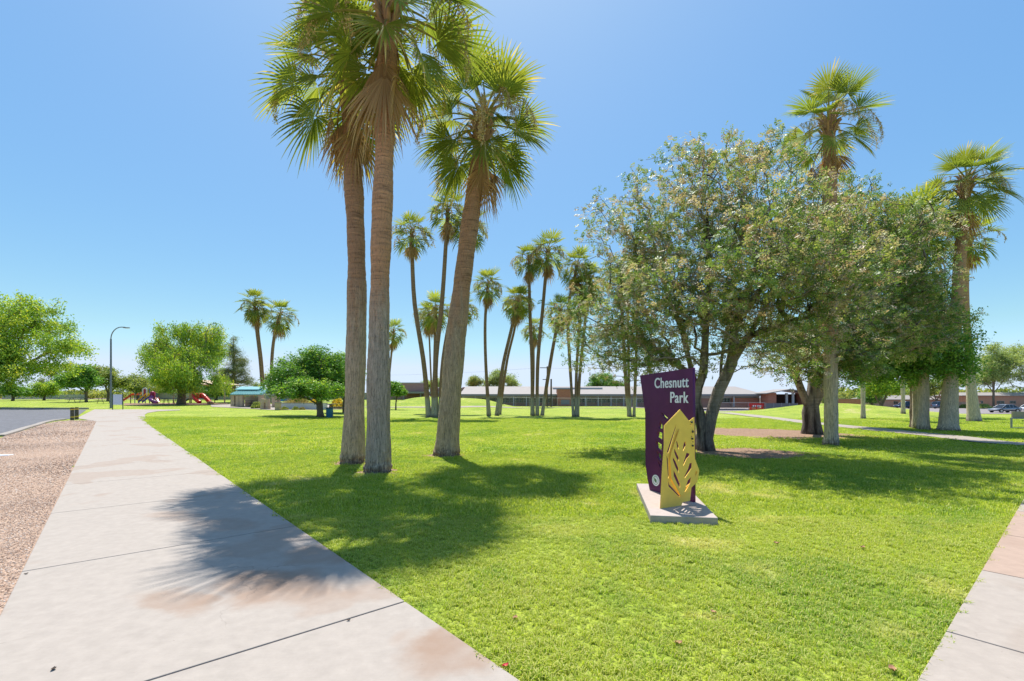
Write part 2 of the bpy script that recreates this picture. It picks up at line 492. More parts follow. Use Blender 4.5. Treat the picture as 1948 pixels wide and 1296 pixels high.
GX = axis([(-1800, -400, 200), (-400, -150, 50), (-150, -40, 5), (-40, 60, 1.25), (60, 150, 5), (150, 400, 50), (400, 1801, 200)])
GY = axis([(-300, -20, 40), (-20, 0, 5), (0, 110, 1.25), (110, 180, 5), (180, 400, 20), (400, 3001, 200)])
gx, gy = np.meshgrid(GX, GY)
def grid_sheet(name, mask, dz, m):
    V = np.stack([gx.ravel(), gy.ravel(), terrain(gx, gy).ravel() + dz], 1)
    ny, nx = gx.shape
    i, j = np.meshgrid(np.arange(nx - 1), np.arange(ny - 1))
    a = (j * nx + i).ravel()
    F = np.stack([a, a + 1, a + nx + 1, a + nx], 1)
    cx = (gx[:-1, :-1] + gx[1:, 1:]).ravel() / 2; cy = (gy[:-1, :-1] + gy[1:, 1:]).ravel() / 2
    F = F[mask(cx, cy)]
    used = np.unique(F); re = np.full(len(V), -1); re[used] = np.arange(len(used))
    me = np_mesh(name, V[used], re[F], [m], smooth=True)
    return link(bpy.data.objects.new(name, me))
tag(grid_sheet('ground', lambda x, y: x > -1e9, -0.03, M['earth']), kind='structure', label='dry pale ground stretching away beyond the park')
tag(grid_sheet('lawn', lambda x, y: (x > -150) & (x < 150) & (y > -5) & (y < np.where(x > 22, 76, np.where(x > -12, 99, 150))), 0.0, M['turf']),
    kind='structure', label='bright green mown park lawn with low grassy mounds')

# ------------------------------------------------------------------ the long walk on the left: slab after slab
WD = Vector((-0.649, 0.761)).normalized()            # along the walk
WN = Vector((WD.y, -WD.x))                           # to its right
W_L, W_R = -0.71, 2.07                               # offsets of the edges
def wp(s, n):
    p = WD * s + WN * n
    return p.x, p.y
walk = thing('sidewalk', None, None)
tag(walk, kind='structure', label='long pale concrete walk with dark joints and rusty stains')
base = MB()
for s0 in np.arange(-6, 51, 3):
    q = [wp(s0, W_L + .02), wp(s0, W_R - .02), wp(s0 + 3, W_R - .02), wp(s0 + 3, W_L + .02)]
    base.add([(x, y, tz(x, y) + 0.006) for x, y in q], [(0, 1, 2, 3)])
base.build('joint_bed', M['joint'], walk)
J0, JS, GAP = 0.60, 3.34, 0.009
def slab(parent, corners, top, mat, name='slab', bevel=0.008):
    mb = MB()
    n = len(corners)
    vs = [(x, y, tz(x, y) - 0.08) for x, y in corners] + [(x, y, tz(x, y) + top) for x, y in corners]
    fs = [tuple(range(n))[::-1], tuple(range(n, 2 * n))] + [(i, (i + 1) % n, n + (i + 1) % n, n + i) for i in range(n)]
    mb.add(vs, fs)
    return mb.build(name, mat, parent, bevel)
for k in range(-2, 14):
    a, b_ = J0 + k * JS + GAP, J0 + (k + 1) * JS - GAP
    slab(walk, [wp(a, W_L), wp(a, W_R), wp(b_, W_R), wp(b_, W_L)][::-1], 0.03, M['walk'])
# corner slab and the walk that turns right past the camera
RD = Vector((0.77, 0.638)).normalized(); RN = Vector((-RD.y, RD.x))
R_L, R_R = 0.70, -1.25
def rp(s, n):
    p = RD * s + RN * n
    return p.x, p.y
walk2 = thing('sidewalk', None, None)
tag(walk2, kind='structure', label='plain concrete walk along the lower right edge with pinkish slabs')
base = MB(); base.add([(*rp(2.2, R_L - .02), .006), (*rp(2.2, R_R), .006), (*rp(30, R_R), .006), (*rp(30, R_L - .02), .006)], [(0, 1, 2, 3)])
base.build('joint_bed', M['joint'], walk2)
s = 5.1 - 2.1
first = True
for k in range(13):
    a, b_ = s + k * 2.1 + GAP, s + (k + 1) * 2.1 - GAP
    m = M['walk_pink'] if k in (2, 3, 7, 8) else M['walk_plain']
    slab(walk2, [rp(a, R_R), rp(b_, R_R), rp(b_, R_L), rp(a, R_L)], 0.028, m)

# far end of the walk: flare with the ramp and the curve to the right
def patch(name, pix, dz, m, label, kind='structure', step=1.0, thick=None):
    """flat area given by its outline on the ground, draped over the terrain"""
    pts = [gp(*p) if not isinstance(p, Vector) else p for p in pix]
    bm = bmesh.new()
    vs = [bm.verts.new((p.x, p.y, 0)) for p in pts]
    f = bm.faces.new(vs)
    if f.normal.z < 0: f.normal_flip()
    lo = [min(p[i] for p in pts) for i in (0, 1)]; hi = [max(p[i] for p in pts) for i in (0, 1)]
    for ax in (0, 1):
        c = lo[ax] + step
        while c < hi[ax]:
            n = Vector((1, 0, 0)) if ax == 0 else Vector((0, 1, 0))
            bmesh.ops.bisect_plane(bm, geom=bm.verts[:] + bm.edges[:] + bm.faces[:], plane_co=n * c, plane_no=n)
            c += step
    bmesh.ops.recalc_face_normals(bm, faces=bm.faces[:])
    for f in bm.faces:
        f.normal_update()
        if f.normal.z < 0: f.normal_flip()
    for v in bm.verts:
        v.co.z = tz(v.co.x, v.co.y) + dz
    me = bpy.data.meshes.new(name); bm.to_mesh(me); bm.free()
    me.materials.append(m)
    o = link(bpy.data.objects.new(name, me))
    return tag(o, label, kind=kind)

def V2(t):
    return Vector((t[0], t[1], 0))
patch('walk_flare', [V2(wp(47.4, W_R)), (278, 797), (275, 790), (281, 786), (300, 783), (343, 781), (343, 779.6), (250, 779.5), (180, 779.3), (146, 796.5), V2(wp(47.4, W_L))], 0.03, M['walk'],
      'concrete apron where the walk meets the parking lot and curves right', step=3)
GRAVEL = [V2(wp(-6, W_L - .004)), V2(wp(46.5, W_L - .004)), (183, 800), (132, 800.3), (112, 801.5), (84, 807), (0, 833.5), Vector((-34, 17, 0)), Vector((-20, 0, 0))]
GRAVEL_XY = [tuple((p if isinstance(p, Vector) else gp(*p)).to_2d()) for p in GRAVEL]
patch('gravel_bed', GRAVEL,
      0.012, M['gravel'], 'reddish tan gravel strip between the walk and the parking kerb', step=4)
patch('parking_lot', [(140, 797.4), (118, 798.2), (82, 804), (0, 829), Vector((-44, 20, 0)), Vector((-150, 25, 0)), Vector((-150, 63, 0)), (0, 779.4), (165, 780)], 0.02, M['asphalt'],
      'dark grey asphalt parking lot at the left', step=5)
# kerb of the lot: kerb stones butted end to end
kerb = tag(thing('parking_kerb', None, None), kind='structure', label='pale concrete kerb around the gravel strip')
def kerb_run(parent, pts, w, h, m, seg=2.5, base_dz=0.0, name='kerb_stone'):
    for a, b_ in zip(pts[:-1], pts[1:]):
        L = (b_ - a).length; n = max(1, round(L / seg))
        for i in range(n):
            p, q = a.lerp(b_, i / n), a.lerp(b_, (i + 1) / n)
            d = (q - p).normalized(); p = p + d * .008; q = q - d * .008
            s_ = Vector((d.y, -d.x, 0)) * (w / 2)
            c = [p + s_, q + s_, q - s_, p - s_]
            mb = MB()
            vs = [(v.x, v.y, tz(v.x, v.y) - .05) for v in c] + [(v.x, v.y, tz(v.x, v.y) + h) for v in c]
            mb.add(vs, [(3, 2, 1, 0), (4, 5, 6, 7), (0, 1, 5, 4), (1, 2, 6, 5), (2, 3, 7, 6), (3, 0, 4, 7)])
            o = mb.build(name, m, parent, .015)
kerb_run(kerb, [Vector((-45, 19.5, 0)), gp(0, 831), gp(45, 817), gp(83, 805.3), gp(100, 801.5), gp(122, 799)], .32, .10, M['kerb'])
for i, (x0, x1) in enumerate(((-40, -2), (4, 81), (84, 134), (137, 168))):
    k_ = tag(thing('parking_kerb', None, None), kind='structure', label='far kerb of the parking lot')
    kerb_run(k_, [gp(x0, 778.9), gp(x1, 779.0)], .3, .22, M['kerb'], seg=6)

# ------------------------------------------------------------------ the winding path through the park
PATHS = []
def ribbon(name, pix, w, dz, m, label, kind='structure'):
    P = [p if isinstance(p, Vector) else gp(*p) for p in pix]
    P = [Vector((p.x, p.y, 0)) for p in P]
    C = []
    for i in range(len(P) - 1):
        p0, p1, p2, p3 = P[max(i - 1, 0)], P[i], P[i + 1], P[min(i + 2, len(P) - 1)]
        n = max(2, int((p2 - p1).length / 0.8))
        for k in range(n):
            t = k / n
            C.append(0.5 * (2 * p1 + (p2 - p0) * t + (2 * p0 - 5 * p1 + 4 * p2 - p3) * t * t + (3 * p1 - p0 - 3 * p2 + p3) * t ** 3))
    C.append(P[-1])
    PATHS.append((np.array([(c.x, c.y) for c in C]), w))
    vs, fs = [], []
    for i, c in enumerate(C):
        d = (C[min(i + 1, len(C) - 1)] - C[max(i - 1, 0)]).normalized(); s_ = Vector((d.y, -d.x, 0))
        for o in (-.5, -.17, .17, .5):
            q = c + s_ * w * o
            vs.append((q.x, q.y, tz(q.x, q.y) + dz))
    for i in range(len(C) - 1):
        for k in range(3):
            fs.append((i * 4 + k, i * 4 + k + 1, i * 4 + k + 5, i * 4 + k + 4))
    mb = MB().add(vs, fs)
    return tag(mb.build(name, m), label, kind=kind)
ribbon('path', [Vector((26, 15.5, 0)), (1948, 846), (1800, 831), (1700, 821), (1600, 811), (1500, 799.5), (1430, 791), (1375, 785.5)], 1.75, .035, M['path'],
       'narrow concrete path curving behind the trees on the right')
ribbon('path', [(1290, 778), (1180, 776.6), (1060, 775.8), (960, 775.2), (850, 775), (745, 775), (640, 774.5)], 1.6, .035, M['path'],
       'thin pale path crossing the far lawn below the grassy mound')
patch('plaza', [(402, 774.5), (440, 776.5), (520, 780.5), (610, 780), (690, 778.5), (690, 772), (560, 770), (470, 768.5), (400, 770)], .04, M['path'],
      'pale paved plaza around the picnic shelter', step=4)
patch('play_sand', [(236, 771.8), (330, 771.4), (430, 771.2), (436, 767.6), (340, 766.8), (236, 767.5)], .03, M['mulch'],
      'tan sand under the playground', step=4)

# bare soil around the two spreading trees
def blob(cx, cy, rx, ry, n=26, seed=1, rot=0.0):
    rnd = random.Random(seed)
    ph = [rnd.uniform(0, 6.28) for _ in range(4)]
    out = []
    for i in range(n):
        a = 2 * math.pi * i / n
        k = 1 + .12 * math.sin(2 * a + ph[0]) + .09 * math.sin(3 * a + ph[1]) + .06 * math.sin(5 * a + ph[2])
        x, y = rx * k * math.cos(a), ry * k * math.sin(a)
        out.append(Vector((cx + x * math.cos(rot) - y * math.sin(rot), cy + x * math.sin(rot) + y * math.cos(rot), 0)))
    return out
t1 = gp(1342, 857); t2 = gp(1545, 826)
pa_, pb_, pc_ = gp(671, 881), gp(720, 898), gp(848, 867)
DIRT = [(pa_.x, pa_.y, .62, .6, 11), (pb_.x, pb_.y, .55, .52, 12), (pc_.x, pc_.y - .05, .66, .62, 13), (t1.x + 1.0, t1.y - 1.0, 1.9, 1.75, 3), (t2.x - 1.9, t2.y + .9, 4.4, 3.7, 5)]
for cx_, cy_, rx_, ry_, sd in DIRT:
    patch('bare_soil', blob(cx_, cy_, rx_, ry_, seed=sd), .012, M['mulch'], 'bare reddish soil worn around a tree foot', step=1.2 if rx_ > 1 else .4)
patch('bare_soil', blob(*gp(2010, 880).to_2d(), 2.6, 1.1, seed=8), .012, M['mulch'], 'bare soil strip near the right edge')
# street at the right, below the lawn
patch('street', [Vector((33, 77.5, 0)), Vector((150, 77.5, 0)), Vector((150, 122, 0)), Vector((33, 122, 0))], .03, M['street'], 'pale grey street beyond the lawn on the right', step=6)
kk = tag(thing('street_kerb', None, None), kind='structure', label='street kerb along the lawn on the right')
kerb_run(kk, [Vector((52, 76.6, 0)), Vector((130, 76.6, 0))], .4, .14, M['mulch'], seg=4)

# ------------------------------------------------------------------ grass blades and gravel stones (scattered real geometry)
rng = np.random.default_rng(11)
def scatter(name, pts, scl, rot, source_mesh, label):
    src = bpy.data.objects.new(name + '_source', source_mesh)
    me = bpy.data.meshes.new(name)
    me.vertices.add(len(pts)); me.vertices.foreach_set('co', np.asarray(pts, np.float32).ravel())
    a = me.attributes.new('scl', 'FLOAT', 'POINT'); a.data.foreach_set('value', np.asarray(scl, np.float32))
    a = me.attributes.new('rot', 'FLOAT_VECTOR', 'POINT'); a.data.foreach_set('vector', np.asarray(rot, np.float32).ravel())
    o = link(bpy.data.objects.new(name, me))
    ng = bpy.data.node_groups.new(name, 'GeometryNodeTree')
    ng.interface.new_socket('Geometry', in_out='INPUT', socket_type='NodeSocketGeometry')
    ng.interface.new_socket('Geometry', in_out='OUTPUT', socket_type='NodeSocketGeometry')
    gi, go = ng.nodes.new('NodeGroupInput'), ng.nodes.new('NodeGroupOutput')
    oi = ng.nodes.new('GeometryNodeObjectInfo'); oi.inputs['Object'].default_value = src; oi.inputs['As Instance'].default_value = True
    ip = ng.nodes.new('GeometryNodeInstanceOnPoints')
    n1 = ng.nodes.new('GeometryNodeInputNamedAttribute'); n1.data_type = 'FLOAT'; n1.inputs[0].default_value = 'scl'
    n2 = ng.nodes.new('GeometryNodeInputNamedAttribute'); n2.data_type = 'FLOAT_VECTOR'; n2.inputs[0].default_value = 'rot'
    er = ng.nodes.new('FunctionNodeEulerToRotation')
    L = ng.links.new
    L(gi.outputs[0], ip.inputs['Points']); L(oi.outputs['Geometry'], ip.inputs['Instance'])
    L(n2.outputs['Attribute'], er.inputs[0]); L(er.outputs[0], ip.inputs['Rotation']); L(n1.outputs['Attribute'], ip.inputs['Scale'])
    L(ip.outputs[0], go.inputs[0])
    md = o.modifiers.new('scatter', 'NODES'); md.node_group = ng
    return tag(o, label, kind='stuff')

def tuft_mesh(n, rad, h, w, seed, m):
    r = np.random.default_rng(seed)
    V, F, T = [], [], []
    for i in range(n):
        a, q = r.uniform(0, 6.283), rad * math.sqrt(r.uniform())
        c = np.array([q * math.cos(a), q * math.sin(a), -0.004])
        az = r.uniform(0, 6.283); d = np.array([math.cos(az), math.sin(az), 0]); s_ = np.array([-d[1], d[0], 0])
        hh, lean = h * r.uniform(.55, 1.15), r.uniform(.15, 1.3)
        ww = w * r.uniform(.7, 1.2)
        mid = c + d * hh * .35 * lean + np.array([0, 0, hh * .6]); tip = c + d * hh * lean + np.array([0, 0, hh * (1.05 - .35 * lean)])
        b = len(V)
        V += [c - s_ * ww / 2, c + s_ * ww / 2, mid + s_ * ww * .42, mid - s_ * ww * .42, tip]
        F += [(b, b + 1, b + 2), (b, b + 2, b + 3), (b + 3, b + 2, b + 4)]
        T += [r.uniform()] * 5
    return np_mesh('grass_tuft', V, F, [m], tint=T)

PED = [(2.09, 7.14), (3.045, 6.99), (3.53, 9.62), (2.575, 9.78)]       # foot of the sign
def inside_poly(x, y, poly):
    c = np.zeros(len(x), bool)
    n = len(poly)
    for i in range(n):
        x0, y0 = poly[i]; x1, y1 = poly[(i + 1) % n]
        k = ((y0 > y) != (y1 > y)) & (x < (x1 - x0) * (y - y0) / (y1 - y0 + 1e-12) + x0)
        c ^= k
    return c
def on_lawn(x, y):
    n = x * WN.x + y * WN.y; s_ = x * WD.x + y * WD.y
    wob = .025 * np.sin(s_ * 7.3) * np.sin(s_ * 2.1 + 1)
    over = rng.uniform(-.02, .05, len(x))
    k = ~((n > W_L - .01) & (n < W_R + .01 + wob - over))
    k &= ~((x * RN.x + y * RN.y < R_L + .01 + .025 * np.sin(x * 9) - over) & (x * RD.x + y * RD.y > 1))
    k &= n > W_R - .06
    k &= ~inside_poly(x, y, PED)
    for pc, pw_ in PATHS:
        near = pc[(pc[:, 1] < 60)]
        if len(near) and k.any():
            idx = np.nonzero(k & (y > near[:, 1].min() - 3) & (np.abs(x) > 8))[0]
            for part in np.array_split(idx, max(1, len(idx) // 4000)):
                d = np.hypot(x[part, None] - near[None, :, 0], y[part, None] - near[None, :, 1]).min(1)
                k[part[d < pw_ / 2 + .02]] = False
    for cx_, cy_, rx_, ry_, sd in DIRT:
        k &= ((x - cx_) / rx_) ** 2 + ((y - cy_) / ry_) ** 2 > rng.uniform(.55, 1.15, len(x))
    return k
def field(y0, y1, dens, margin=1.06, fade=None):
    w0 = 1948 / 2 / F_PX * margin
    n = int(dens * w0 * 2 * y1 * (y1 - y0))
    y = rng.uniform(y0, y1, n); x = rng.uniform(-w0 * y1, w0 * y1, n)
    k = np.abs(x) < w0 * y + .6
    x, y = x[k], y[k]
    if fade is not None:
        k = rng.uniform(size=len(x)) < fade(y); x, y = x[k], y[k]
    k = on_lawn(x, y)
    return x[k], y[k]
def cluster(x, y):
    return np.sin(x * 1.9 + 2 * np.sin(y * .8)) * np.sin(y * 2.3 + 1.5 * np.sin(x * 1.1))
for nm, y0, y1, dens, n, rad, h, w, lab in (
        ('lawn_grass', 2.3, 7.5, 620, 20, .035, .046, .0055, 'short green grass blades of the near lawn'),
        ('lawn_grass', 7.5, 16, 200, 26, .09, .052, .009, 'short grass of the lawn around the palms and the sign'),
        ('lawn_grass', 16, 42, 42, 30, .2, .055, .018, 'grass of the middle lawn')):
    x, y = field(y0, y1, dens)
    c = cluster(x, y)
    z = terrain(x, y)
    sc_ = rng.uniform(.45, 1.35, len(x)) * (1 + .25 * c)
    rot = np.stack([rng.normal(0, .12, len(x)), rng.normal(0, .12, len(x)), rng.uniform(0, 6.283, len(x))], 1)
    scatter(nm, np.stack([x, y, z], 1), sc_, rot, tuft_mesh(n, rad, h, w, int(y0), M['blades']), lab)

def pebble_mesh(seed):
    bm = bmesh.new(); bmesh.ops.create_icosphere(bm, subdivisions=1, radius=1)
    r = random.Random(seed)
    for v in bm.verts:
        v.co = Vector((v.co.x * r.uniform(.8, 1.2), v.co.y * r.uniform(.6, .95), v.co.z * r.uniform(.45, .75)))
    me = bpy.data.meshes.new('gravel_stone'); bm.to_mesh(me); bm.free(); me.materials.append(M['pebble'])
    return me
for y0, y1, dens, r0, sd in ((3.2, 9, 1500, .011, 1), (9, 20, 420, .018, 2), (20, 39, 90, .032, 3)):
    n = int(dens * (y1 * .75) * (y1 - y0))
    y = rng.uniform(y0, y1, n); x = -rng.uniform(.2, 1.25, n) * y1
    nn = x * WN.x + y * WN.y
    k = (nn < W_L - .02) & (x > -1.22 * y)
    # keep off the kerb and the asphalt
    k &= inside_poly(x, y, GRAVEL_XY)
    x, y = x[k], y[k]
    scatter('gravel_stones', np.stack([x, y, terrain(x, y) + .014], 1), r0 * rng.uniform(.5, 1.25, len(x)), rng.uniform(-.5, 6.28, (len(x), 3)) * [.15, .15, 1], pebble_mesh(sd),
            ('small reddish gravel stones beside the near walk', 'gravel stones of the strip beyond the near slabs', 'gravel stones near the bollards')[sd - 1])
# ------------------------------------------------------------------ palms
M['blade'] = leafy('palm_blade', [(0.0, (0.115, 0.165, 0.045)), (0.4, (0.19, 0.25, 0.06)), (0.68, (0.29, 0.33, 0.075)), (0.85, (0.42, 0.38, 0.11)), (1.0, (0.62, 0.50, 0.23))],
                   trans=0.45, tcol=(1.45, 1.35, 0.5), rough=0.7, spec=0.06, objvar=0.5)
M['blade_dead'] = leafy('dry_palm_blade', [(0.0, (0.260, 0.156, 0.078)), (0.5, (0.468, 0.312, 0.156)), (1.0, (0.650, 0.494, 0.286))], trans=0.3, tcol=(1.2, 1.0, 0.7), rough=0.7, spec=0.2, objvar=0.3)
M['petiole'] = simple('palm_petiole', (0.312, 0.286, 0.091), 0.5, var=0.3)
M['petiole_dead'] = simple('dry_petiole', (0.390, 0.234, 0.117), 0.7, var=0.3)
M['bloom'] = leafy('palm_flower_stalk', [(0.0, (0.390, 0.286, 0.143)), (0.5, (0.598, 0.481, 0.286)), (1.0, (0.468, 0.494, 0.130))], trans=0.25, rough=0.8, spec=0.15, objvar=0.3)
M['bark_a'] = mat_bark('palm_bark_a', (0.635, 0.468, 0.319), (0.546, 0.304, 0.172), 4.5, 2.6)
M['bark_b'] = mat_bark('palm_bark_b', (0.578, 0.444, 0.327), (0.703, 0.375, 0.202), 4.3, 1.5)
M['bark_c'] = mat_bark('palm_bark_c', (0.548, 0.408, 0.272), (0.576, 0.327, 0.182), 4.4, 2.6)
M['bark_far'] = mat_bark('slim_palm_bark', (0.456, 0.399, 0.285), (0.344, 0.209, 0.117), 1.9, 0.5)
M['bark_r'] = mat_bark('pale_palm_bark', (0.668, 0.538, 0.412), (0.544, 0.319, 0.186), 3.6, 2.0)

def frond_mesh(theta, seed, nseg=34, Lp=1.0, Lb=1.15, kind='green', hi=True):
    """one fan leaf hung from the origin towards +X; theta = its rise at the trunk in degrees"""
    r = np.random.default_rng(seed)
    sag = {'green': 22 if theta > 40 else 34, 'dead': 26}[kind] + r.uniform(-6, 6)
    V, F, MI, T = [], [], [], []
    # petiole: flat bowed strip with a rib
    n = 6 if hi else 3
    p = np.array([0.0, 0.0, 0.0]); C = [p.copy()]
    Lp = Lp * r.uniform(.88, 1.1)
    for i in range(n):
        a = R(theta - sag * ((i + .5) / n) ** 1.3)
        p = p + np.array([math.cos(a), 0, math.sin(a)]) * Lp / n
        C.append(p.copy())
    for i, c in enumerate(C):
        w = (.05 - .032 * i / n)
        a = R(theta - sag * (i / n) ** 1.3); nn = np.array([-math.sin(a), 0, math.cos(a)])
        V += [c + [0, w, 0] + nn * .012, c - nn * .018, c + [0, -w, 0] + nn * .012]; T += [.5] * 3
    for i in range(n):
        for k in (0, 1):
            F.append((i * 3 + k, i * 3 + k + 1, i * 3 + k + 4, i * 3 + k + 3)); MI.append(0)
    te = R(theta - sag)
    d = np.array([math.cos(te), 0, math.sin(te)]); yv = np.array([0, 1.0, 0]); nv = np.array([-math.sin(te), 0, math.cos(te)])
    phm = R(112 if kind == 'green' else 70); fold = .30 if kind == 'green' else .75
    ss = ([.05, .25, .45, .64, .83, 1.0] if hi else [.05, .5, .8, 1.0])
    dphi = 2 * phm / nseg
    g0 = .07 if theta > 55 else .15 if theta > 10 else .24
    if kind == 'dead': g0 = .55
    base_t = r.uniform(.15, .6)
    for i in range(nseg):
        ph = -phm + (i + .5) * dphi + r.uniform(-.2, .2) * dphi
        L = Lb * (.66 + .34 * math.cos(ph * .75)) * r.uniform(.9, 1.08)
        dr = g0 * r.uniform(.75, 1.3); tipd = r.uniform(.0, .6) * (1 if theta < 20 else .35)
        ex, ey = math.cos(ph), math.sin(ph)
        ax = d * ex + yv * ey + nv * fold * abs(ey) * (1 if kind == 'green' else -.2)
        ax /= np.linalg.norm(ax)
        side = -d * ey + yv * ex
        b = len(V)
        tt = base_t + r.uniform(-.12, .2)
        brown = r.uniform() < .14
        for s in ss:
            rho = s * L
            full = rho * dphi * .5
            w = full if s <= .45 else .45 * L * dphi * .5 * max(0.0, (1 - s) / .55) ** .7 * .92 + .002
            pos = C[-1] + ax * rho * (1 - .10 * dr * rho)
            pos = pos - np.array([0, 0, 1.0]) * (dr * rho * rho * .55 + tipd * max(0, s - .55) ** 2 * L * 1.2)
            if kind == 'dead':
                pos = pos - np.array([0, 0, 1]) * rho * .2
            lift = nv * w * .55
            V += [pos - side * w, pos + lift, pos + side * w]
            q = tt + (.12 if s > .8 else 0) + (.5 if brown and s > .6 else 0)
            T += [min(1, q)] * 3
        for k in range(len(ss) - 1):
            o = b + k * 3
            F += [(o, o + 1, o + 4, o + 3), (o + 1, o + 2, o + 5, o + 4)]; MI += [1, 1]
    mats = [M['petiole'], M['blade']] if kind == 'green' else [M['petiole_dead'], M['blade_dead']]
    return np_mesh('frond', V, F, mats, tint=T, midx=MI)

def stalk_mesh(seed, length=2.8, hi=True, green=0.0):
    """drooping flower stalk: arching stem with hanging side sprays of tiny dry florets"""
    r = np.random.default_rng(seed)
    V, F, T = [], [], []
    def strip(a, b_, w, t):
        dd = b_ - a; s_ = np.cross(dd, [0, 0, 1.0]); nn = np.linalg.norm(s_)
        s_ = s_ / nn if nn > 1e-6 else np.array([0, 1.0, 0])
        u = np.cross(s_, dd); u = u / (np.linalg.norm(u) + 1e-9)
        o = len(V)
        V.extend([a - s_ * w, a + s_ * w, b_ + s_ * w, b_ - s_ * w, a - u * w, a + u * w, b_ + u * w, b_ - u * w])
        F.extend([(o, o + 1, o + 2, o + 3), (o + 4, o + 5, o + 6, o + 7)]); T.extend([t] * 8)
    pts = []
    p = np.array([0.0, 0, 0]); n = 12; a = R(r.uniform(25, 50)); yw = r.uniform(-.3, .3)
    for i in range(n + 1):
        pts.append(p.copy())
        aa = a - (i / n) ** .8 * R(r.uniform(115, 135))
        p = p + np.array([math.cos(aa), yw * math.cos(aa), math.sin(aa)]) * length / n
    for q0, q1 in zip(pts[:-1], pts[1:]):
        strip(q0, q1, .011, .35)
    for i in range(4, n + 1):
        for k in range(3 if hi else 2):
            c = pts[i] + r.normal(0, .02, 3)
            L = r.uniform(.25, .6)
            dirv = np.array([r.normal(0, .3), r.normal(0, .3), -1.0]); m = 5 if hi else 2
            for j in range(m):
                c2 = c + dirv / np.linalg.norm(dirv) * L / m
                strip(c, c2, .004 if hi else .012, .3)
                for _ in range(6 if hi else 3):
                    e = c + (c2 - c) * r.uniform() + r.normal(0, .028, 3); z = r.uniform(.008, .02) * (1 if hi else 2.6)
                    o = len(V); w1 = r.normal(0, 1, 3); w1 /= np.linalg.norm(w1); w2 = r.normal(0, 1, 3); w2 -= w1 * w1.dot(w2); w2 /= np.linalg.norm(w2)
                    V.extend([e - w1 * z * 1.6, e + w2 * z, e + w1 * z * 1.6, e - w2 * z]); F.append((o, o + 1, o + 2, o + 3))
                    T.extend([min(1, max(0, r.normal(.4 + green, .2)))] * 4)
                c = c2; dirv = dirv + np.array([r.normal(0, .15), r.normal(0, .15), -.2])
    return np_mesh('flower_stalk', V, F, [M['bloom']], tint=T)

CLS = [84, 66, 48, 30, 12, -6, -26, -46]
FRONDS = {(h, t, k): frond_mesh(t, 100 + i * 10 + k, nseg=32 if h else 14, hi=bool(h)) for h in (1, 0) for i, t in enumerate(CLS) for k in range(3 if h else 2)}
DEAD = {(h, k): frond_mesh(-52 - 10 * k, 300 + k, nseg=22 if h else 10, hi=bool(h), kind='dead', Lb=1.05) for h in (1, 0) for k in range(3)}
STALKS = {(h, k): stalk_mesh(400 + k, hi=bool(h), green=.35 if k == 2 else 0) for h in (1, 0) for k in range(3)}

def trunk_mesh(path, prof, seed, mat, hi=True, n=None):
    """path: points relative to the foot; prof: list of (height fraction, radius)"""
    r = np.random.default_rng(seed)
    L = sum((b_ - a).length for a, b_ in zip(path[:-1], path[1:]))
    n = n or (36 if hi else 9)
    step = .045 if hi else max(.6, L / 14)
    N = max(8, int(L / step))
    t = np.linspace(0, 1, N + 1)
    P = np.array([tuple(p) for p in path])
    # smooth curve through the path (Catmull-Rom by height fraction)
    k = len(P) - 1
    cur = []
    for q in t:
        x = min(q * k, k - 1e-6); i = int(x); f = x - i
        p0, p1, p2, p3 = P[max(i - 1, 0)], P[i], P[i + 1], P[min(i + 2, k)]
        cur.append(.5 * (2 * p1 + (p2 - p0) * f + (2 * p0 - 5 * p1 + 4 * p2 - p3) * f * f + (3 * p1 - p0 - 3 * p2 + p3) * f ** 3))
    cur = np.array(cur)
    rad = np.interp(t, [p[0] for p in prof], [p[1] for p in prof])
    ang = np.linspace(0, 2 * math.pi, n, endpoint=False)
    A, Tt = np.meshgrid(ang, t)
    RR = np.repeat(rad[:, None], n, 1)
    if hi:
        z = Tt * L
        ring = np.zeros_like(z)
        zz = 0.0; edges = []
        while zz < L:
            zz += r.uniform(.07, .17); edges.append(zz)
        e = np.array(edges); idx = np.searchsorted(e, z + .03 * np.sin(A * 2 + z))
        amp = r.uniform(.0, .011, len(e) + 1)
        ring = amp[np.clip(idx, 0, len(e))]
        low = np.clip(1 - z / (.40 * L), 0, 1)
        fis = sum(.006 * np.sin(A * q + r.uniform(0, 6) + z * r.uniform(-.8, .8)) for q in (5, 9, 14, 17))
        bulge = .012 * np.sin(z * 1.7 + r.uniform(0, 6)) + .008 * np.sin(z * 4.1 + r.uniform(0, 6))
        foot = np.clip(1 - z / .55, 0, 1)
        lump = foot * (.03 * np.sin(A * 3 + r.uniform(0, 6) + z * 5) + .02 * np.sin(A * 7 + z * 13) + .028 * np.sin(z * 24 + 1.2 * np.sin(A * 2)))
        RR = RR + ring * (1 - .75 * low) + fis * (.35 + low) + bulge + lump + r.normal(0, .0025, z.shape)
    V = np.stack([cur[:, 0][:, None] + RR * np.cos(A), cur[:, 1][:, None] + RR * np.sin(A), np.repeat(cur[:, 2][:, None], n, 1)], 2).reshape(-1, 3)
    i, j = np.meshgrid(np.arange(n), np.arange(N))
    a = (j * n + i).ravel(); b_ = (j * n + (i + 1) % n).ravel()
    F = np.stack([a, b_, b_ + n, a + n], 1)
    return np_mesh('trunk', V, F, [mat], smooth=True), cur

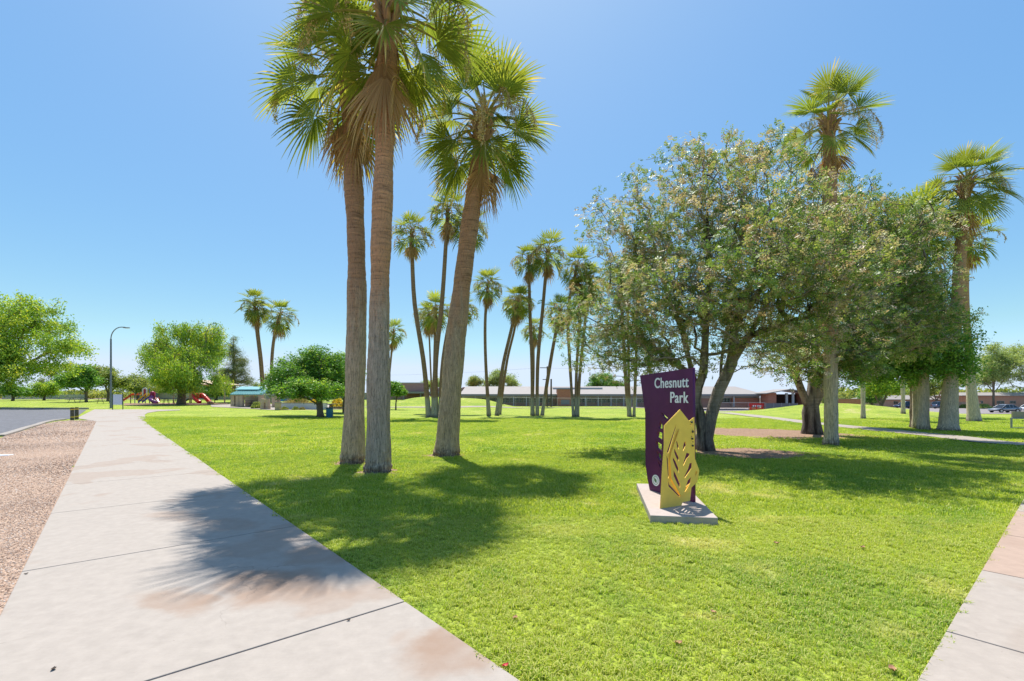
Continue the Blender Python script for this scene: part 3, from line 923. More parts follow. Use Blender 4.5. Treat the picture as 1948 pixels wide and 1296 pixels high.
def palm(label, foot, top, group=None, mid=None, prof=None, bark='bark_far', hi=False, size=1.0, nf=30, ndead=6, nst=5, seed=1, low_max=-46, sink=.05, open_=False, name='fan_palm'):
    """foot / top / mid: world points; the crown sits on 'top'"""
    root = thing(name, label, 'palm tree', foot, group=group)
    path = [Vector((0, 0, -sink))] + ([m - foot for m in mid] if mid else []) + [top - foot]
    me, cur = trunk_mesh(path, prof, seed, M[bark], hi)
    inst('trunk', me, root)
    rnd = random.Random(seed)
    T = top - foot
    ax = Vector(cur[-1] - cur[-2]).normalized()
    h = 1 if hi else 0
    az = rnd.uniform(0, 6)
    # boot of old leaf bases under the crown
    rt = prof[-1][1]
    mb = MB()
    for q in range(26 if hi else 10):
        a = q * 2.4; zz = -.85 * size * (q / (26 if hi else 10)) + .1
        o = Vector((math.cos(a), math.sin(a), 0))
        p0 = T + ax * zz + o * rt * .8; p1 = p0 + o * .16 * size + Vector((0, 0, .28 * size)); p2 = p1 + o * .10 * size + Vector((0, 0, .05))
        mb.tube([p0, p1, p2], [.06 * size, .045 * size, .02 * size], 5)
    mb.build('leaf_base', M['petiole_dead'], root)
    for i in range(nf):
        f = i / (nf - 1)
        th = 86 - (86 - low_max) * f ** (0.85 if not open_ else 1.0)
        c = min(CLS, key=lambda q: abs(q - th))
        az += 2.39996 + rnd.uniform(-.25, .25)
        k = rnd.randrange(3 if hi else 2)
        zoff = .25 - .75 * f
        out = rt * .5 * f
        loc = T + ax * zoff * size + Vector((math.cos(az), math.sin(az), 0)) * out
        inst('frond', FRONDS[(h, c, k)], root, loc, (rnd.uniform(-.12, .12), rnd.uniform(-.1, .1) + R(c - th) * .6, az), size * rnd.uniform(.88, 1.1) * (.8 if f < .1 else 1))
    for i in range(ndead):
        az += 2.39996 + rnd.uniform(-.4, .4)
        loc = T + ax * (-.55 - .35 * i / max(1, ndead)) * size + Vector((math.cos(az), math.sin(az), 0)) * rt * .6
        inst('dead_frond', DEAD[(h, i % 3)], root, loc, (rnd.uniform(-.1, .1), rnd.uniform(-.05, .3), az), size * rnd.uniform(.7, 1.0))
    for i in range(nst):
        az += 2.39996 + rnd.uniform(-.4, .4)
        loc = T + ax * rnd.uniform(-.1, .25) * size
        inst('flower_stalk', STALKS[(h, i % 3)], root, loc, (0, rnd.uniform(-.3, .2), az), size * rnd.uniform(.7, 1.0))
    return root

def prof_of(rb, rm, rt):
    return [(0, rb * 1.08), (.02, rb * 1.06), (.06, rb * .92), (.14, rb * .78), (.3, rm), (.65, rm * .93), (.93, rt), (1, rt * 1.02)]

# the three big palms in front
fa, fb, fc = gp(671, 881), gp(720, 898), gp(848, 867)
palm('thick brown palm standing behind the left shoulder of the tallest front palm', fa, at(660, 128, fa.y + .25), mid=[at(679, 560, fa.y), at(672, 330, fa.y + .1)],
     prof=[(0, .355), (.03, .34), (.12, .285), (.3, .255), (.62, .245), (.9, .24), (1, .23)], bark='bark_a', hi=True, size=1.2, nf=28, ndead=6, nst=8, seed=21, low_max=-38)
palm('tallest front palm with smooth grey foot and orange ringed trunk', fb, at(742, 8, fb.y - .1), mid=[at(722, 580, fb.y), at(731, 300, fb.y)],
     prof=[(0, .37), (.02, .36), (.04, .325), (.12, .28), (.35, .24), (.62, .24), (.9, .215), (1, .20)], bark='bark_b', hi=True, size=1.22, nf=27, ndead=5, nst=8, seed=34, low_max=-34)
palm('front palm leaning right with a round crown over its slanting trunk', fc, at(921, 228, fc.y + .1), mid=[at(868, 640, fc.y), at(892, 440, fc.y + .05)],
     prof=[(0, .43), (.02, .42), (.08, .355), (.3, .315), (.65, .27), (.93, .25), (1, .235)], bark='bark_c', hi=True, size=1.16, nf=29, ndead=4, nst=7, seed=47, low_max=-36)

# palms on the right
def rpalm(label, base, top, w, mids=(), size=.9, nf=28, seed=1, hi=False, **kw):
    f = gp(*base)
    s = f.y / F_PX / 2
    rb, rm, rt = (q * s for q in w)
    return palm(label, f, at(*top, f.y), mid=[at(*m, f.y) for m in mids], prof=prof_of(rb, rm, rt), bark=kw.pop('bark', 'bark_r'), hi=hi, size=size, nf=nf, seed=seed, **kw)
rpalm('palm rising behind the spreading tree, its upright open crown above the leaves', (1581, 847), (1577, 228), (26, 24, 21), size=.98, nf=20, ndead=7, nst=8, seed=55, hi=True, low_max=-30, open_=True)
rpalm('stout pale palm beside the path with a full crown at upper right', (1803, 820), (1838, 345), (33, 19, 17), mids=[(1811, 690), (1824, 520)], size=1.2, nf=28, ndead=5, nst=6, seed=61, hi=True, low_max=-36)
rpalm('slim palm just right of the stout pale palm, its small crown half hidden', (1853, 802), (1846, 452), (22, 12, 9), mids=[(1843, 680), (1836, 540)], size=1.0, nf=24, seed=67, hi=False, ndead=8)
rpalm('rough barked palm left of the stout pale palm with its crown showing over the leaves', (1756, 818), (1738, 430), (22, 17, 14), mids=[(1757, 720), (1750, 560)], size=1.15, nf=30, seed=71, hi=False, ndead=10, nst=8)
rpalm('narrow palm stem grown against the rough barked palm', (1741, 815), (1716, 440), (14, 11, 9), mids=[(1741, 740), (1730, 600)], size=1.2, nf=24, seed=72, hi=False)
rpalm('slim straight palm stem beyond the path, right of the brick wall', (1642, 797), (1640, 500), (9, 8, 7), size=1.0, nf=24, seed=73)
rpalm('greenish grey palm stem at the street edge before the dark car', (1718, 787), (1716, 520), (8, 8, 7), size=1.2, nf=24, seed=74)

# the far rows of slim palms
FARG = 'slim palms in the middle of the park'
far = [
 # label, foot px, crown base px, mid px, foot/mid/top width px, size
 ('slim palm leaning left out of the left clump, crown left of the leaning front palm', (816, 794), (783, 448), [(806, 690), (788, 570)], (12, 9, 7), 1.05, 3),
 ('tallest slim palm of the left clump, crown high beside the leaning front palm', (827, 794), (852, 405), [(829, 690), (842, 560)], (16, 9, 7), 1.05, 4),
 ('slim palm of the left clump mostly hidden by the leaning front palm', (839, 794), (893, 438), [(843, 690), (862, 580)], (13, 9, 7), 1.05, 5),
 ('small far palm low in the gap of the left clump, crown beside a taller stem', (824, 786), (815, 606), [(820, 720)], (4, 3.5, 3), .95, 6),
 ('second small far palm of the left clump with a bushy low crown', (832, 788), (829, 596), [(826, 720)], (7, 5, 4), 1.05, 7),
 ('far palm whose low crown peeks out right of the leaning front palm', (842, 787), (880, 592), [(850, 700)], (5, 4, 4), 1.0, 8),
 ('lone slim palm with a straight stem and small round crown', (930, 791), (928, 548), [(924, 690), (923, 610)], (9, 6, 5), .92, 9),
 ('slim palm leaning right with a shaggy tan crown, front stem of a close pair', (945, 791), (985, 580), [(956, 700), (972, 630)], (9, 7, 6), .95, 10),
 ('back stem of the close pair of palms leaning right', (950, 789), (990, 575), [(964, 690), (978, 630)], (7, 5, 5), .9, 11),
 ('slim palm with a shaggy crown just left of the tall twin', (1013, 791), (1006, 500), [(1012, 690), (1008, 590)], (9, 7, 5), .95, 12),
 ('tall slim palm of the middle group with the largest bushy crown', (1022, 791), (1042, 485), [(1023, 690), (1033, 580)], (8, 7, 6), 1.1, 13),
 ('slim palm bending right from the middle group towards the spreading tree', (1031, 791), (1067, 596), [(1042, 720), (1054, 650)], (8, 7, 6), .95, 14),
 ('far tiny palm with its crown low between the tall twin stems', (1014, 775), (1015, 632), [(1016, 700)], (3.5, 3, 3), 1.3, 15),
 ('palm with its crown partly covered by the left twigs of the spreading tree', (1091, 793), (1098, 512), [(1084, 690), (1081, 590)], (6, 6, 5), 1.0, 16),
 ('middle stem of three palms standing left of the sign', (1096, 793), (1108, 560), [(1097, 700)], (7, 6, 5), .9, 17),
 ('right stem of three palms standing left of the sign', (1099, 793), (1122, 540), [(1104, 700)], (7, 6, 5), .95, 18),
 ('left stem of the V of palms just behind the sign edge', (1197, 793), (1180, 545), [(1190, 715)], (8, 7, 6), .95, 19),
 ('thin middle stem of the V of palms just behind the sign edge', (1200, 793), (1194, 520), [(1196, 715)], (5, 5, 4), .9, 20),
 ('right stem of the V of palms just behind the sign edge', (1206, 793), (1215, 530), [(1209, 715)], (7, 6, 6), .95, 22),
]
for lab, b_, c_, mids, w, sz, sd in far:
    f = gp(*b_)
    s = f.y / F_PX / 2
    palm(lab, f, at(c_[0], c_[1] - 8, f.y), mid=[at(*m, f.y) for m in mids], prof=prof_of(*(q * s for q in w)), size=sz, nf=24, ndead=13, nst=12, seed=sd, group=FARG, low_max=-40)
for lab, b_, c_, mids, w, sz, sd, Y in (
    ('left one of a twin pair of far palms behind the pine', (500, 760), (485, 578), [(495, 690), (487, 620)], (6, 5, 4), 1.7, 31, 95),
    ('thin second stem of the twin pair of far palms behind the pine', (503, 760), (490, 590), [(498, 690), (491, 630)], (6, 5, 4), 1.4, 32, 96),
    ('far palm right of the twin pair, leaning right above the round green tree', (516, 760), (533, 598), [(517, 690), (522, 640)], (7, 6, 5), 1.75, 33, 92),
    ('far palm whose crown peeks out beside the tallest front palm trunk', (735, 766), (749, 630), [(742, 700)], (4, 4, 4), 1.35, 36, 90)):
    f = gp(b_[0], 770); k = Y / f.y
    f = Vector((f.x * k, Y, tz(f.x * k, Y)))
    s = Y / F_PX / 2
    palm(lab, f, at(*c_, Y), mid=[at(*m, Y) for m in mids], prof=prof_of(*(q * s for q in w)), size=sz, nf=25, ndead=9, nst=6, seed=sd, low_max=-40)
# ------------------------------------------------------------------ broadleaf trees, pine, bushes
M['wood_pale'] = mat_bark('pale_tree_bark', (0.20, 0.165, 0.14), (0.40, 0.335, 0.275), 1.5, 1.6, dark=(0.07, 0.05, 0.04), streak=0.9)
M['wood_dark'] = mat_bark('dark_tree_bark', (0.225, 0.167, 0.123), (0.275, 0.210, 0.152), 2.0, 1.2, dark=(0.087, 0.065, 0.051))
M['leaf_carob'] = leafy('carob_leaf', [(0.0, (0.097, 0.180, 0.046)), (0.3, (0.180, 0.283, 0.067)), (0.55, (0.298, 0.370, 0.103)), (0.66, (0.432, 0.443, 0.164)), (0.74, (0.432, 0.370, 0.247)), (0.9, (0.658, 0.535, 0.401)), (1.0, (0.370, 0.237, 0.164))],
                        trans=0.28, tcol=(1.35, 1.35, 0.75), rough=0.48, spec=0.32)
M['leaf_bright'] = leafy('bright_leaf', [(0.0, (0.160, 0.290, 0.043)), (0.45, (0.290, 0.450, 0.058)), (0.8, (0.493, 0.609, 0.072)), (1.0, (0.667, 0.652, 0.087))], trans=0.30, tcol=(1.5, 1.4, 0.5), spec=0.25)
M['leaf_dark'] = leafy('glossy_leaf', [(0.0, (0.072, 0.174, 0.036)), (0.5, (0.145, 0.290, 0.051)), (0.85, (0.261, 0.435, 0.072)), (1.0, (0.435, 0.522, 0.102))], trans=0.3, tcol=(1.4, 1.5, 0.5), rough=0.5, spec=0.25)
M['leaf_pale'] = leafy('pale_leaf', [(0.0, (0.217, 0.304, 0.109)), (0.5, (0.362, 0.464, 0.160)), (1.0, (0.522, 0.580, 0.232))], trans=0.35, spec=0.3)
M['leaf_olive'] = leafy('olive_leaf', [(0.0, (0.145, 0.217, 0.065)), (0.5, (0.261, 0.334, 0.087)), (1.0, (0.464, 0.478, 0.145))], trans=0.35, spec=0.25)
M['leaf_pine'] = leafy('pine_needles', [(0.0, (0.116, 0.174, 0.072)), (0.5, (0.217, 0.275, 0.116)), (0.85, (0.319, 0.348, 0.160)), (1.0, (0.493, 0.392, 0.217))], trans=0.2, spec=0.2)
M['leaf_yellow'] = leafy('yellow_shrub_leaf', [(0.0, (0.290, 0.290, 0.043)), (0.5, (0.609, 0.522, 0.072)), (1.0, (0.841, 0.580, 0.102))], trans=0.35, spec=0.2)
M['leaf_grass'] = leafy('dry_clump_leaf', [(0.0, (0.17, 0.18, 0.05)), (0.6, (0.32, 0.29, 0.13)), (1.0, (0.45, 0.36, 0.22))], trans=0.3, spec=0.2)

def grow(stems, lobes, n_attr, seed, jitter=.12, pl_w=.28, shell=.55, drop=0.0):
    """tree skeleton: stems are lists of points; twigs are led from the nearest wood to points in the crown lobes"""
    r = np.random.default_rng(seed)
    P, par, pl = [], [], []
    for st in stems:
        prev = -1
        if st[0] is not None and len(P):
            d = [np.linalg.norm(np.array(st[0]) - p) for p in P]
            prev = int(np.argmin(d)); st = st[1:]
        for q in st:
            q = np.array(q, float)
            if prev >= 0:
                L = np.linalg.norm(q - P[prev]); m = max(1, int(L / .45)); a = P[prev].copy(); l0 = pl[prev]
                for k in range(1, m + 1):
                    c = a + (q - a) * k / m + (r.normal(0, .02, 3) if k < m else 0)
                    P.append(c); par.append(prev); pl.append(l0 + L * k / m); prev = len(P) - 1
            else:
                P.append(q); par.append(-1); pl.append(0.0); prev = len(P) - 1
    n0 = len(P)
    vol = np.array([(l[3] * l[4] * l[5]) ** .8 * (l[6] if len(l) > 6 else 1) for l in lobes]); cnt = np.maximum(3, (n_attr * vol / vol.sum()).astype(int))
    A = []
    for l, c in zip(lobes, cnt):
        u = r.normal(0, 1, (c, 3)); u /= np.linalg.norm(u, axis=1)[:, None]
        rr = r.uniform(0, 1, c) ** (1 - shell)
        rr = np.maximum(rr, .25)
        A.append(np.array(l[:3]) + u * rr[:, None] * np.array(l[3:6]))
    A = np.concatenate(A)
    root = P[0]
    A = A[A[:, 2] > root[2] + .9]
    order = np.argsort(np.linalg.norm(A - P[n0 - 1], axis=1) + r.normal(0, .3, len(A)))
    cap = len(P) + len(A) * 12 + 10
    PP = np.zeros((cap, 3)); PP[:len(P)] = P
    PL = np.zeros(cap); PL[:len(P)] = pl
    ok = np.zeros(cap, bool)
    hz = PP[:len(P), 2] - root[2]
    ok[:len(P)] = hz > max(.5, .12 * (A[:, 2].max() - root[2]))
    n = len(P); ends = []
    for ai in order:
        a = A[ai]
        d = np.linalg.norm(PP[:n] - a, axis=1)
        cost = d + pl_w * PL[:n] + np.where(ok[:n], 0, 1e6) + 1.2 * np.maximum(0, PP[:n, 2] - a[2])
        j = int(np.argmin(cost))
        L = d[j]; m = max(2, min(11, int(L / .4)))
        s0 = PP[j].copy()
        side = r.normal(0, jitter * L * .5, 3)
        prev = j
        for k in range(1, m + 1):
            t = k / m
            c = s0 + (a - s0) * t + side * math.sin(math.pi * t) + np.array([0, 0, .10 * L * math.sin(math.pi * t)]) - np.array([0, 0, drop * L * t * t]) + r.normal(0, .02, 3)
            PP[n] = c; PL[n] = PL[j] + L * t; par.append(prev); ok[n] = True
            prev = n; n += 1
        ends.append((prev, j, m))
    PP = PP[:n]; par = np.array(par)
    cntc = np.zeros(n)
    for e, _, _ in ends: cntc[e] += 1
    for i in range(n - 1, 0, -1):
        if par[i] >= 0: cntc[par[i]] += cntc[i]
    return PP, par, cntc, ends, n0

def wood_mesh(PP, par, cnt, r_base, r_tip, mat, origin, expo=.46, flare=1.35, r_cut=0.0, sides=(12, 6, 4)):
    tot = cnt[0]
    rad = np.maximum(r_tip, r_base * (np.maximum(cnt, .5) / tot) ** expo)
    h = PP[:, 2] - PP[0, 2]
    rad = rad * (1 + (flare - 1) * np.clip(1 - h / (r_base * 2.2), 0, 1) ** 2 * (rad > r_base * .3))
    ch = [[] for _ in par]
    for i, p in enumerate(par):
        if p >= 0: ch[p].append(i)
    mb = MB()
    stack = [(0, None)]
    while stack:
        i, frm = stack.pop()
        pts, rr = [], []
        if frm is not None:
            pts.append(PP[frm]); rr.append(min(rad[frm], rad[i] * 1.15))
        while True:
            pts.append(PP[i]); rr.append(rad[i])
            c = sorted(ch[i], key=lambda q: -cnt[q])
            for q in c[1:]:
                stack.append((q, i))
            if not c: break
            i = c[0]
        if len(pts) > 1 and rr[0] > r_cut:
            n = sides[0] if rr[0] > .08 else sides[1] if rr[0] > .025 else sides[2]
            mb.tube([Vector(p) - origin for p in pts], rr, n, cap=False)
    return mb.mesh('trunk', mat)

def leaf_mesh(C, U, Vv, tint, mat, bend=None):
    """one diamond of two folded faces per leaf"""
    n = len(C)
    Wn = np.cross(U, Vv); Wn /= (np.linalg.norm(Wn, axis=1)[:, None] + 1e-9)
    lw = np.linalg.norm(Vv, axis=1)[:, None]
    V = np.stack([C - U, C + Vv + Wn * lw * .3, C + U, C - Vv + Wn * lw * .3], 1).reshape(-1, 3)
    b = np.arange(n)[:, None] * 4
    F = np.concatenate([b + [0, 1, 2], b + [0, 2, 3]])
    return np_mesh('crown', V, F, [mat], tint=np.repeat(tint, 4))

def leaves_for(PP, par, ends, per, spread, length, width, seed, up=.5, tint=(.4, .22), hang=0.0, brown=0.0, along=True, cl_sd=.18, weep=0.0, spray=0):
    r = np.random.default_rng(seed)
    C, T = [], []
    for e, j, m in ends:
        k = max(1, int(per * r.uniform(.5, 1.5)))
        t0 = r.normal(tint[0], cl_sd)
        if brown and r.uniform() < brown: t0 = r.uniform(.66, .95)
        i = e; path = [e]
        for _ in range(min(m - 1, 3)):
            i = par[i]; path.append(i)
        pk = r.choice(path if along else [e], k, p=None)
        c = PP[pk] + r.normal(0, spread, (k, 3)) * [1, 1, .75]
        if weep:
            c[:, 2] -= r.uniform(0, 1, k) ** 1.3 * weep
        C.append(c); T.append(np.clip(t0 + r.normal(0, tint[1], k), 0, 1))
    C = np.concatenate(C); T = np.concatenate(T)
    if spray:
        # each point carries one compound leaf: a short drooping stalk with leaflets in two rows
        n0_ = len(C); m_ = spray
        D = r.normal(0, 1, (n0_, 3)); D[:, 2] = D[:, 2] * .5 - .45; D /= np.linalg.norm(D, axis=1)[:, None]
        S = r.normal(0, 1, (n0_, 3)); S -= D * (S * D).sum(1)[:, None]; S /= np.linalg.norm(S, axis=1)[:, None]
        L_ = r.uniform(.7, 1.3, n0_) * length * 2.2
        t_ = (np.arange(m_) + .5) / m_; sd_ = np.where(np.arange(m_) % 2, 1.0, -1.0); sd_[-1] = 0
        P_ = C[:, None, :] + D[:, None, :] * (t_[None, :, None] * L_[:, None, None]) + S[:, None, :] * (sd_[None, :, None] * length * .45)
        U_ = D[:, None, :] * .55 + S[:, None, :] * sd_[None, :, None] + r.normal(0, .12, (n0_, m_, 3))
        U_ /= np.linalg.norm(U_, axis=2)[:, :, None]
        N_ = np.cross(D, S); N_ *= np.where(N_[:, 2:3] < 0, -1.0, 1.0); N_ = N_[:, None, :] + [0, 0, .7] + r.normal(0, .3, (n0_, m_, 3))
        W_ = np.cross(U_, N_); W_ /= np.linalg.norm(W_, axis=2)[:, :, None]
        s_ = r.uniform(.75, 1.15, (n0_, m_, 1))
        T = np.clip(np.repeat(T, m_) + r.normal(0, .06, n0_ * m_), 0, 1)
        return P_.reshape(-1, 3), (U_ * length / 2 * s_).reshape(-1, 3), (W_ * width / 2 * s_).reshape(-1, 3), T
    n = len(C)
    U = r.normal(0, 1, (n, 3)); U[:, 2] = U[:, 2] * (1 - up) - hang
    U /= np.linalg.norm(U, axis=1)[:, None]
    W = r.normal(0, 1, (n, 3)); W[:, 2] *= .6
    W -= U * (W * U).sum(1)[:, None]; W /= np.linalg.norm(W, axis=1)[:, None]
    s = r.uniform(.6, 1.25, n)[:, None]
    return C, U * length / 2 * s, W * width / 2 * s, T

def tree(name, label, foot, stems, lobes, n_attr, per, leaf, seed, r_base, leafmat, woodmat, spread=.35, r_tip=.008, cat='tree', group=None, grow_kw={}, leaf_kw={}, r_cut=0.0, expo=.46, extra=None):
    root = thing(name, label, cat, foot, group=group)
    PP, par, cnt, ends, n0 = grow(stems, lobes, n_attr, seed, **grow_kw)
    inst('trunk', wood_mesh(PP, par, cnt, r_base, r_tip, M[woodmat], foot, r_cut=r_cut, expo=expo), root)
    C, U, W, T = leaves_for(PP, par, ends, per, spread, leaf[0], leaf[1], seed + 1, **leaf_kw)
    o = inst('crown', leaf_mesh(C - np.array(foot), U, W, T, M[leafmat]), root)
    o['kind'] = 'stuff'
    return root

def lobe(px, py, Y, rx, rz, ry=None, w=1.0):
    """crown lobe centred on a sight line at distance Y, radii in photo pixels at that distance"""
    p = at(px, py, Y); k = Y / F_PX
    return (p.x, p.y, p.z, rx * k, (ry if ry is not None else (rx + rz) / 2) * k, rz * k, w)

# ---- the spreading tree behind the sign
f1 = gp(1340, 857); Y1 = f1.y
q = lambda px, py, Y=Y1: tuple(at(px, py, Y))
stems = [[(f1.x, f1.y, f1.z - .1), q(1340, 832)],
         [q(1340, 832), q(1334, 800), q(1322, 765, Y1 + .1), q(1318, 715, Y1 + .3), q(1300, 640, Y1 + .5), q(1262, 530, Y1 + .6), q(1235, 430, Y1 + .6)],
         [q(1322, 765, Y1 + .1), q(1338, 710, Y1 - .2), q(1342, 640, Y1 - .4), q(1350, 540, Y1 - .6), q(1345, 400, Y1 - .8)],
         [q(1340, 832), q(1352, 795, Y1 - .1), q(1368, 742, Y1 - .1), q(1392, 690, Y1 - .3), q(1424, 640, Y1 - .6), q(1470, 560, Y1 - 1.0), q(1530, 490, Y1 - 1.6)],
         [q(1368, 742, Y1 - .1), q(1372, 690, Y1 + .2), q(1388, 610, Y1 + .8), q(1404, 500, Y1 + 1.2), q(1412, 380, Y1 + 1.2)],
         [q(1392, 690, Y1 - .3), q(1398, 620, Y1 - .8), q(1440, 500, Y1 - 1.2)],
         [q(1318, 715, Y1 + .3), q(1270, 680, Y1 + .3), q(1190, 640, Y1 + .6)],
         [q(1424, 640, Y1 - .6), q(1500, 610, Y1 - 2), q(1590, 600, Y1 - 2.6)],
         [q(1398, 620, Y1 - .8), q(1440, 560, Y1 - 2.5), q(1500, 470, Y1 - 4.4)]]
lob = [lobe(1390, 430, Y1 - .3, 165, 160, 190, 1.0), lobe(1235, 470, Y1 + .2, 125, 130, 140), lobe(1180, 640, Y1 + .4, 130, 95, 110, 1.5), lobe(1260, 690, Y1 - .5, 80, 45, 90, .8), lobe(1420, 590, Y1 - .8, 150, 120, 150, .9),
       lobe(1300, 580, Y1 - 1.2, 150, 130, 120, .8), lobe(1150, 415, Y1, 62, 62, 70, .6), lobe(1530, 430, Y1 - 1.6, 110, 105, 140, .9), lobe(1330, 310, Y1, 75, 52, 90), lobe(1450, 300, Y1, 70, 50, 80),
       lobe(1095, 600, Y1 + .2, 50, 65, 60, .8), lobe(1220, 335, Y1, 60, 38, 60, .5), lobe(1560, 600, Y1 - 2.6, 110, 95, 110, .9), lobe(1640, 520, Y1 - 2.6, 70, 90, 90, .8), lobe(1500, 560, Y1 - 3.2, 120, 110, 90, .6), lobe(1500, 450, 12.6, 120, 110, 150, .9), lobe(1590, 520, 12.8, 90, 80, 120, .8), lobe(1400, 520, 12.8, 120, 100, 140, .7), lobe(1230, 560, 14.5, 100, 80, 120, .6)]
tree('spreading_tree', 'broad tree with many pale grey limbs and drying brownish leaves right behind the purple sign', f1, stems, lob, 2600, 8.2, (.09, .05), 5, .30, 'leaf_carob', 'wood_pale',
     spread=.15, r_tip=.006, leaf_kw=dict(spray=7, brown=.27, tint=(.45, .19), hang=.35, up=.2), grow_kw=dict(pl_w=.20, shell=.40, jitter=.16), expo=.53)
# ---- its neighbour further right
f2 = gp(1545, 826); Y2 = f2.y
stems = [[(f2.x, f2.y, f2.z - .1), q(1544, 805, Y2), q(1542, 785, Y2)],
         [q(1542, 785, Y2), q(1530, 755, Y2), q(1512, 710, Y2 - .5), q(1480, 610, Y2 - 1)],
         [q(1542, 785, Y2), q(1548, 745, Y2), q(1554, 650, Y2), q(1570, 520, Y2 - .5)],
         [q(1542, 785, Y2), q(1562, 745, Y2 - .3), q(1600, 690, Y2 - 1), q(1680, 610, Y2 - 2)],
         [q(1554, 700, Y2), q(1600, 640, Y2 - 2.5), q(1640, 560, Y2 - 4)]]
lob = [lobe(1580, 470, Y2 - 2, 100, 100, 120, .8), lobe(1660, 490, Y2 - 3, 120, 115, 130, 1.0), lobe(1710, 610, Y2 - 2.5, 105, 90, 110, 1.0), lobe(1600, 640, Y2 - 4.5, 120, 95, 110, 1.0), lobe(1500, 650, Y2 - 2, 90, 75, 100, .8),
       lobe(1725, 440, Y2 - 2, 65, 55, 80, .7), lobe(1760, 540, Y2 - 2, 55, 70, 70, .7), lobe(1610, 385, Y2 - 2, 60, 50, 60, .6), lobe(1570, 690, Y2 - 5, 90, 50, 80, .8)]
tree('spreading_tree', 'second broad tree with a dark forked foot on bare soil, drooping over the path', f2, stems, lob, 2000, 8.4, (.115, .06), 15, .40, 'leaf_carob', 'wood_pale',
     spread=.20, r_tip=.007, leaf_kw=dict(spray=7, brown=.16, tint=(.38, .18), hang=.4, up=.2), grow_kw=dict(pl_w=.20, shell=.42, jitter=.16), expo=.46)
# ---- leafy green tree behind, at the right
f3 = Vector((25.0, 29.4, 0)); f3.z = tz(f3.x, f3.y)
stems = [[(f3.x, f3.y, f3.z - .1), (f3.x, f3.y, f3.z + 2.0)], [(f3.x, f3.y, f3.z + 2.0), tuple(at(1710, 640, 28))], [(f3.x, f3.y, f3.z + 1.8), tuple(at(1770, 640, 27))]]
lob = [lobe(1700, 655, 28, 85, 80), lobe(1770, 650, 27, 70, 65), lobe(1650, 690, 29, 60, 50), lobe(1805, 700, 27, 50, 35), lobe(1740, 580, 28, 60, 45)]
tree('leafy_tree', 'deep green leafy tree hanging over the pale palm feet at the right of the path', f3, stems, lob, 620, 130, (.15, .075), 25, .22, 'leaf_dark', 'wood_dark', spread=.3, leaf_kw=dict(hang=.5, up=.3, tint=(.5, .2)))

# ---- left and far trees
def clumps(lobes, seed, k=6, f=.46):
    rnd = random.Random(seed + 900); out = []
    for l in lobes:
        for i in range(k):
            a = rnd.uniform(0, 6.283); e = math.asin(rnd.uniform(-.6, 1.0)); d = rnd.uniform(.55, .85)
            out.append((l[0] + l[3] * d * math.cos(a) * math.cos(e), l[1] + l[4] * d * math.sin(a) * math.cos(e), l[2] + l[5] * d * math.sin(e), l[3] * f * rnd.uniform(.7, 1.25), l[4] * f * rnd.uniform(.7, 1.25), l[5] * f * rnd.uniform(.7, 1.2), l[6]))
    return out

def quick(name, label, foot, lobes, n_attr, per, leaf, seed, r_base, leafmat, woodmat, fork=.45, clump=True, **kw):
    top = max(l[2] for l in lobes); cx = np.mean([l[0] for l in lobes]); cy = np.mean([l[1] for l in lobes])
    h = top - foot.z
    a = Vector((foot.x, foot.y, foot.z - .1)); b_ = foot + Vector(((cx - foot.x) * .2, (cy - foot.y) * .2, h * fork * .55))
    st = [[tuple(a), tuple(b_)]]
    rnd = random.Random(seed)
    for l in lobes[:5]:
        c = Vector(l[:3])
        st.append([tuple(b_), tuple(b_.lerp(c, .45) + Vector((rnd.uniform(-.3, .3), rnd.uniform(-.3, .3), .2))), tuple(b_.lerp(c, .8))])
    return tree(name, label, foot, st, clumps(lobes, seed) if clump else lobes, n_attr, per, leaf, seed, r_base, leafmat, woodmat, **kw)

def far_foot(px, Y):
    x = (px - CX) / F_PX * Y
    return Vector((x, Y, tz(x, Y)))

Y = 66
quick('ash_tree', 'large bright green tree reaching in from the left edge', far_foot(-25, Y), [lobe(10, 640, Y, 85, 75), lobe(60, 600, Y, 55, 45), lobe(125, 650, Y - 2, 48, 38), lobe(40, 690, Y - 3, 65, 48), lobe(-60, 640, Y, 90, 90), lobe(100, 690, Y, 45, 28), lobe(15, 720, Y - 4, 50, 24)],
      1000, 60, (.36, .16), 101, .5, 'leaf_bright', 'wood_dark', spread=.5, r_tip=.02, leaf_kw=dict(hang=.6, up=.2, tint=(.5, .2), weep=.7, cl_sd=.25), grow_kw=dict(drop=.05))
Y = 82
quick('willow_tree', 'tall weeping tree with bright yellow green foliage above the playground', far_foot(345, Y), [lobe(352, 655, Y, 78, 42), lobe(305, 670, Y, 42, 40), lobe(400, 665, Y, 42, 38), lobe(350, 700, Y - 4, 72, 40), lobe(320, 715, Y - 2, 46, 32), lobe(390, 705, Y - 2, 46, 40), lobe(345, 635, Y, 50, 25)],
      800, 70, (.42, .12), 111, .62, 'leaf_bright', 'wood_dark', spread=.42, r_tip=.02, fork=.6, leaf_kw=dict(hang=1.2, up=.2, tint=(.45, .2), weep=2.0, cl_sd=.25))
Y = 45
quick('ficus_tree', 'round dark green tree with a leaning trunk beside the blue bin', gp(610, 794), [lobe(580, 715, Y, 62, 42), lobe(625, 705, Y, 40, 42), lobe(545, 730, Y, 42, 30), lobe(600, 682, Y, 38, 22), lobe(590, 740, Y - 3, 70, 20), lobe(648, 735, Y, 24, 26)],
      760, 70, (.22, .10), 121, .28, 'leaf_dark', 'wood_dark', spread=.26, r_tip=.012, fork=.5, clump=False, leaf_kw=dict(tint=(.5, .22), cl_sd=.25))
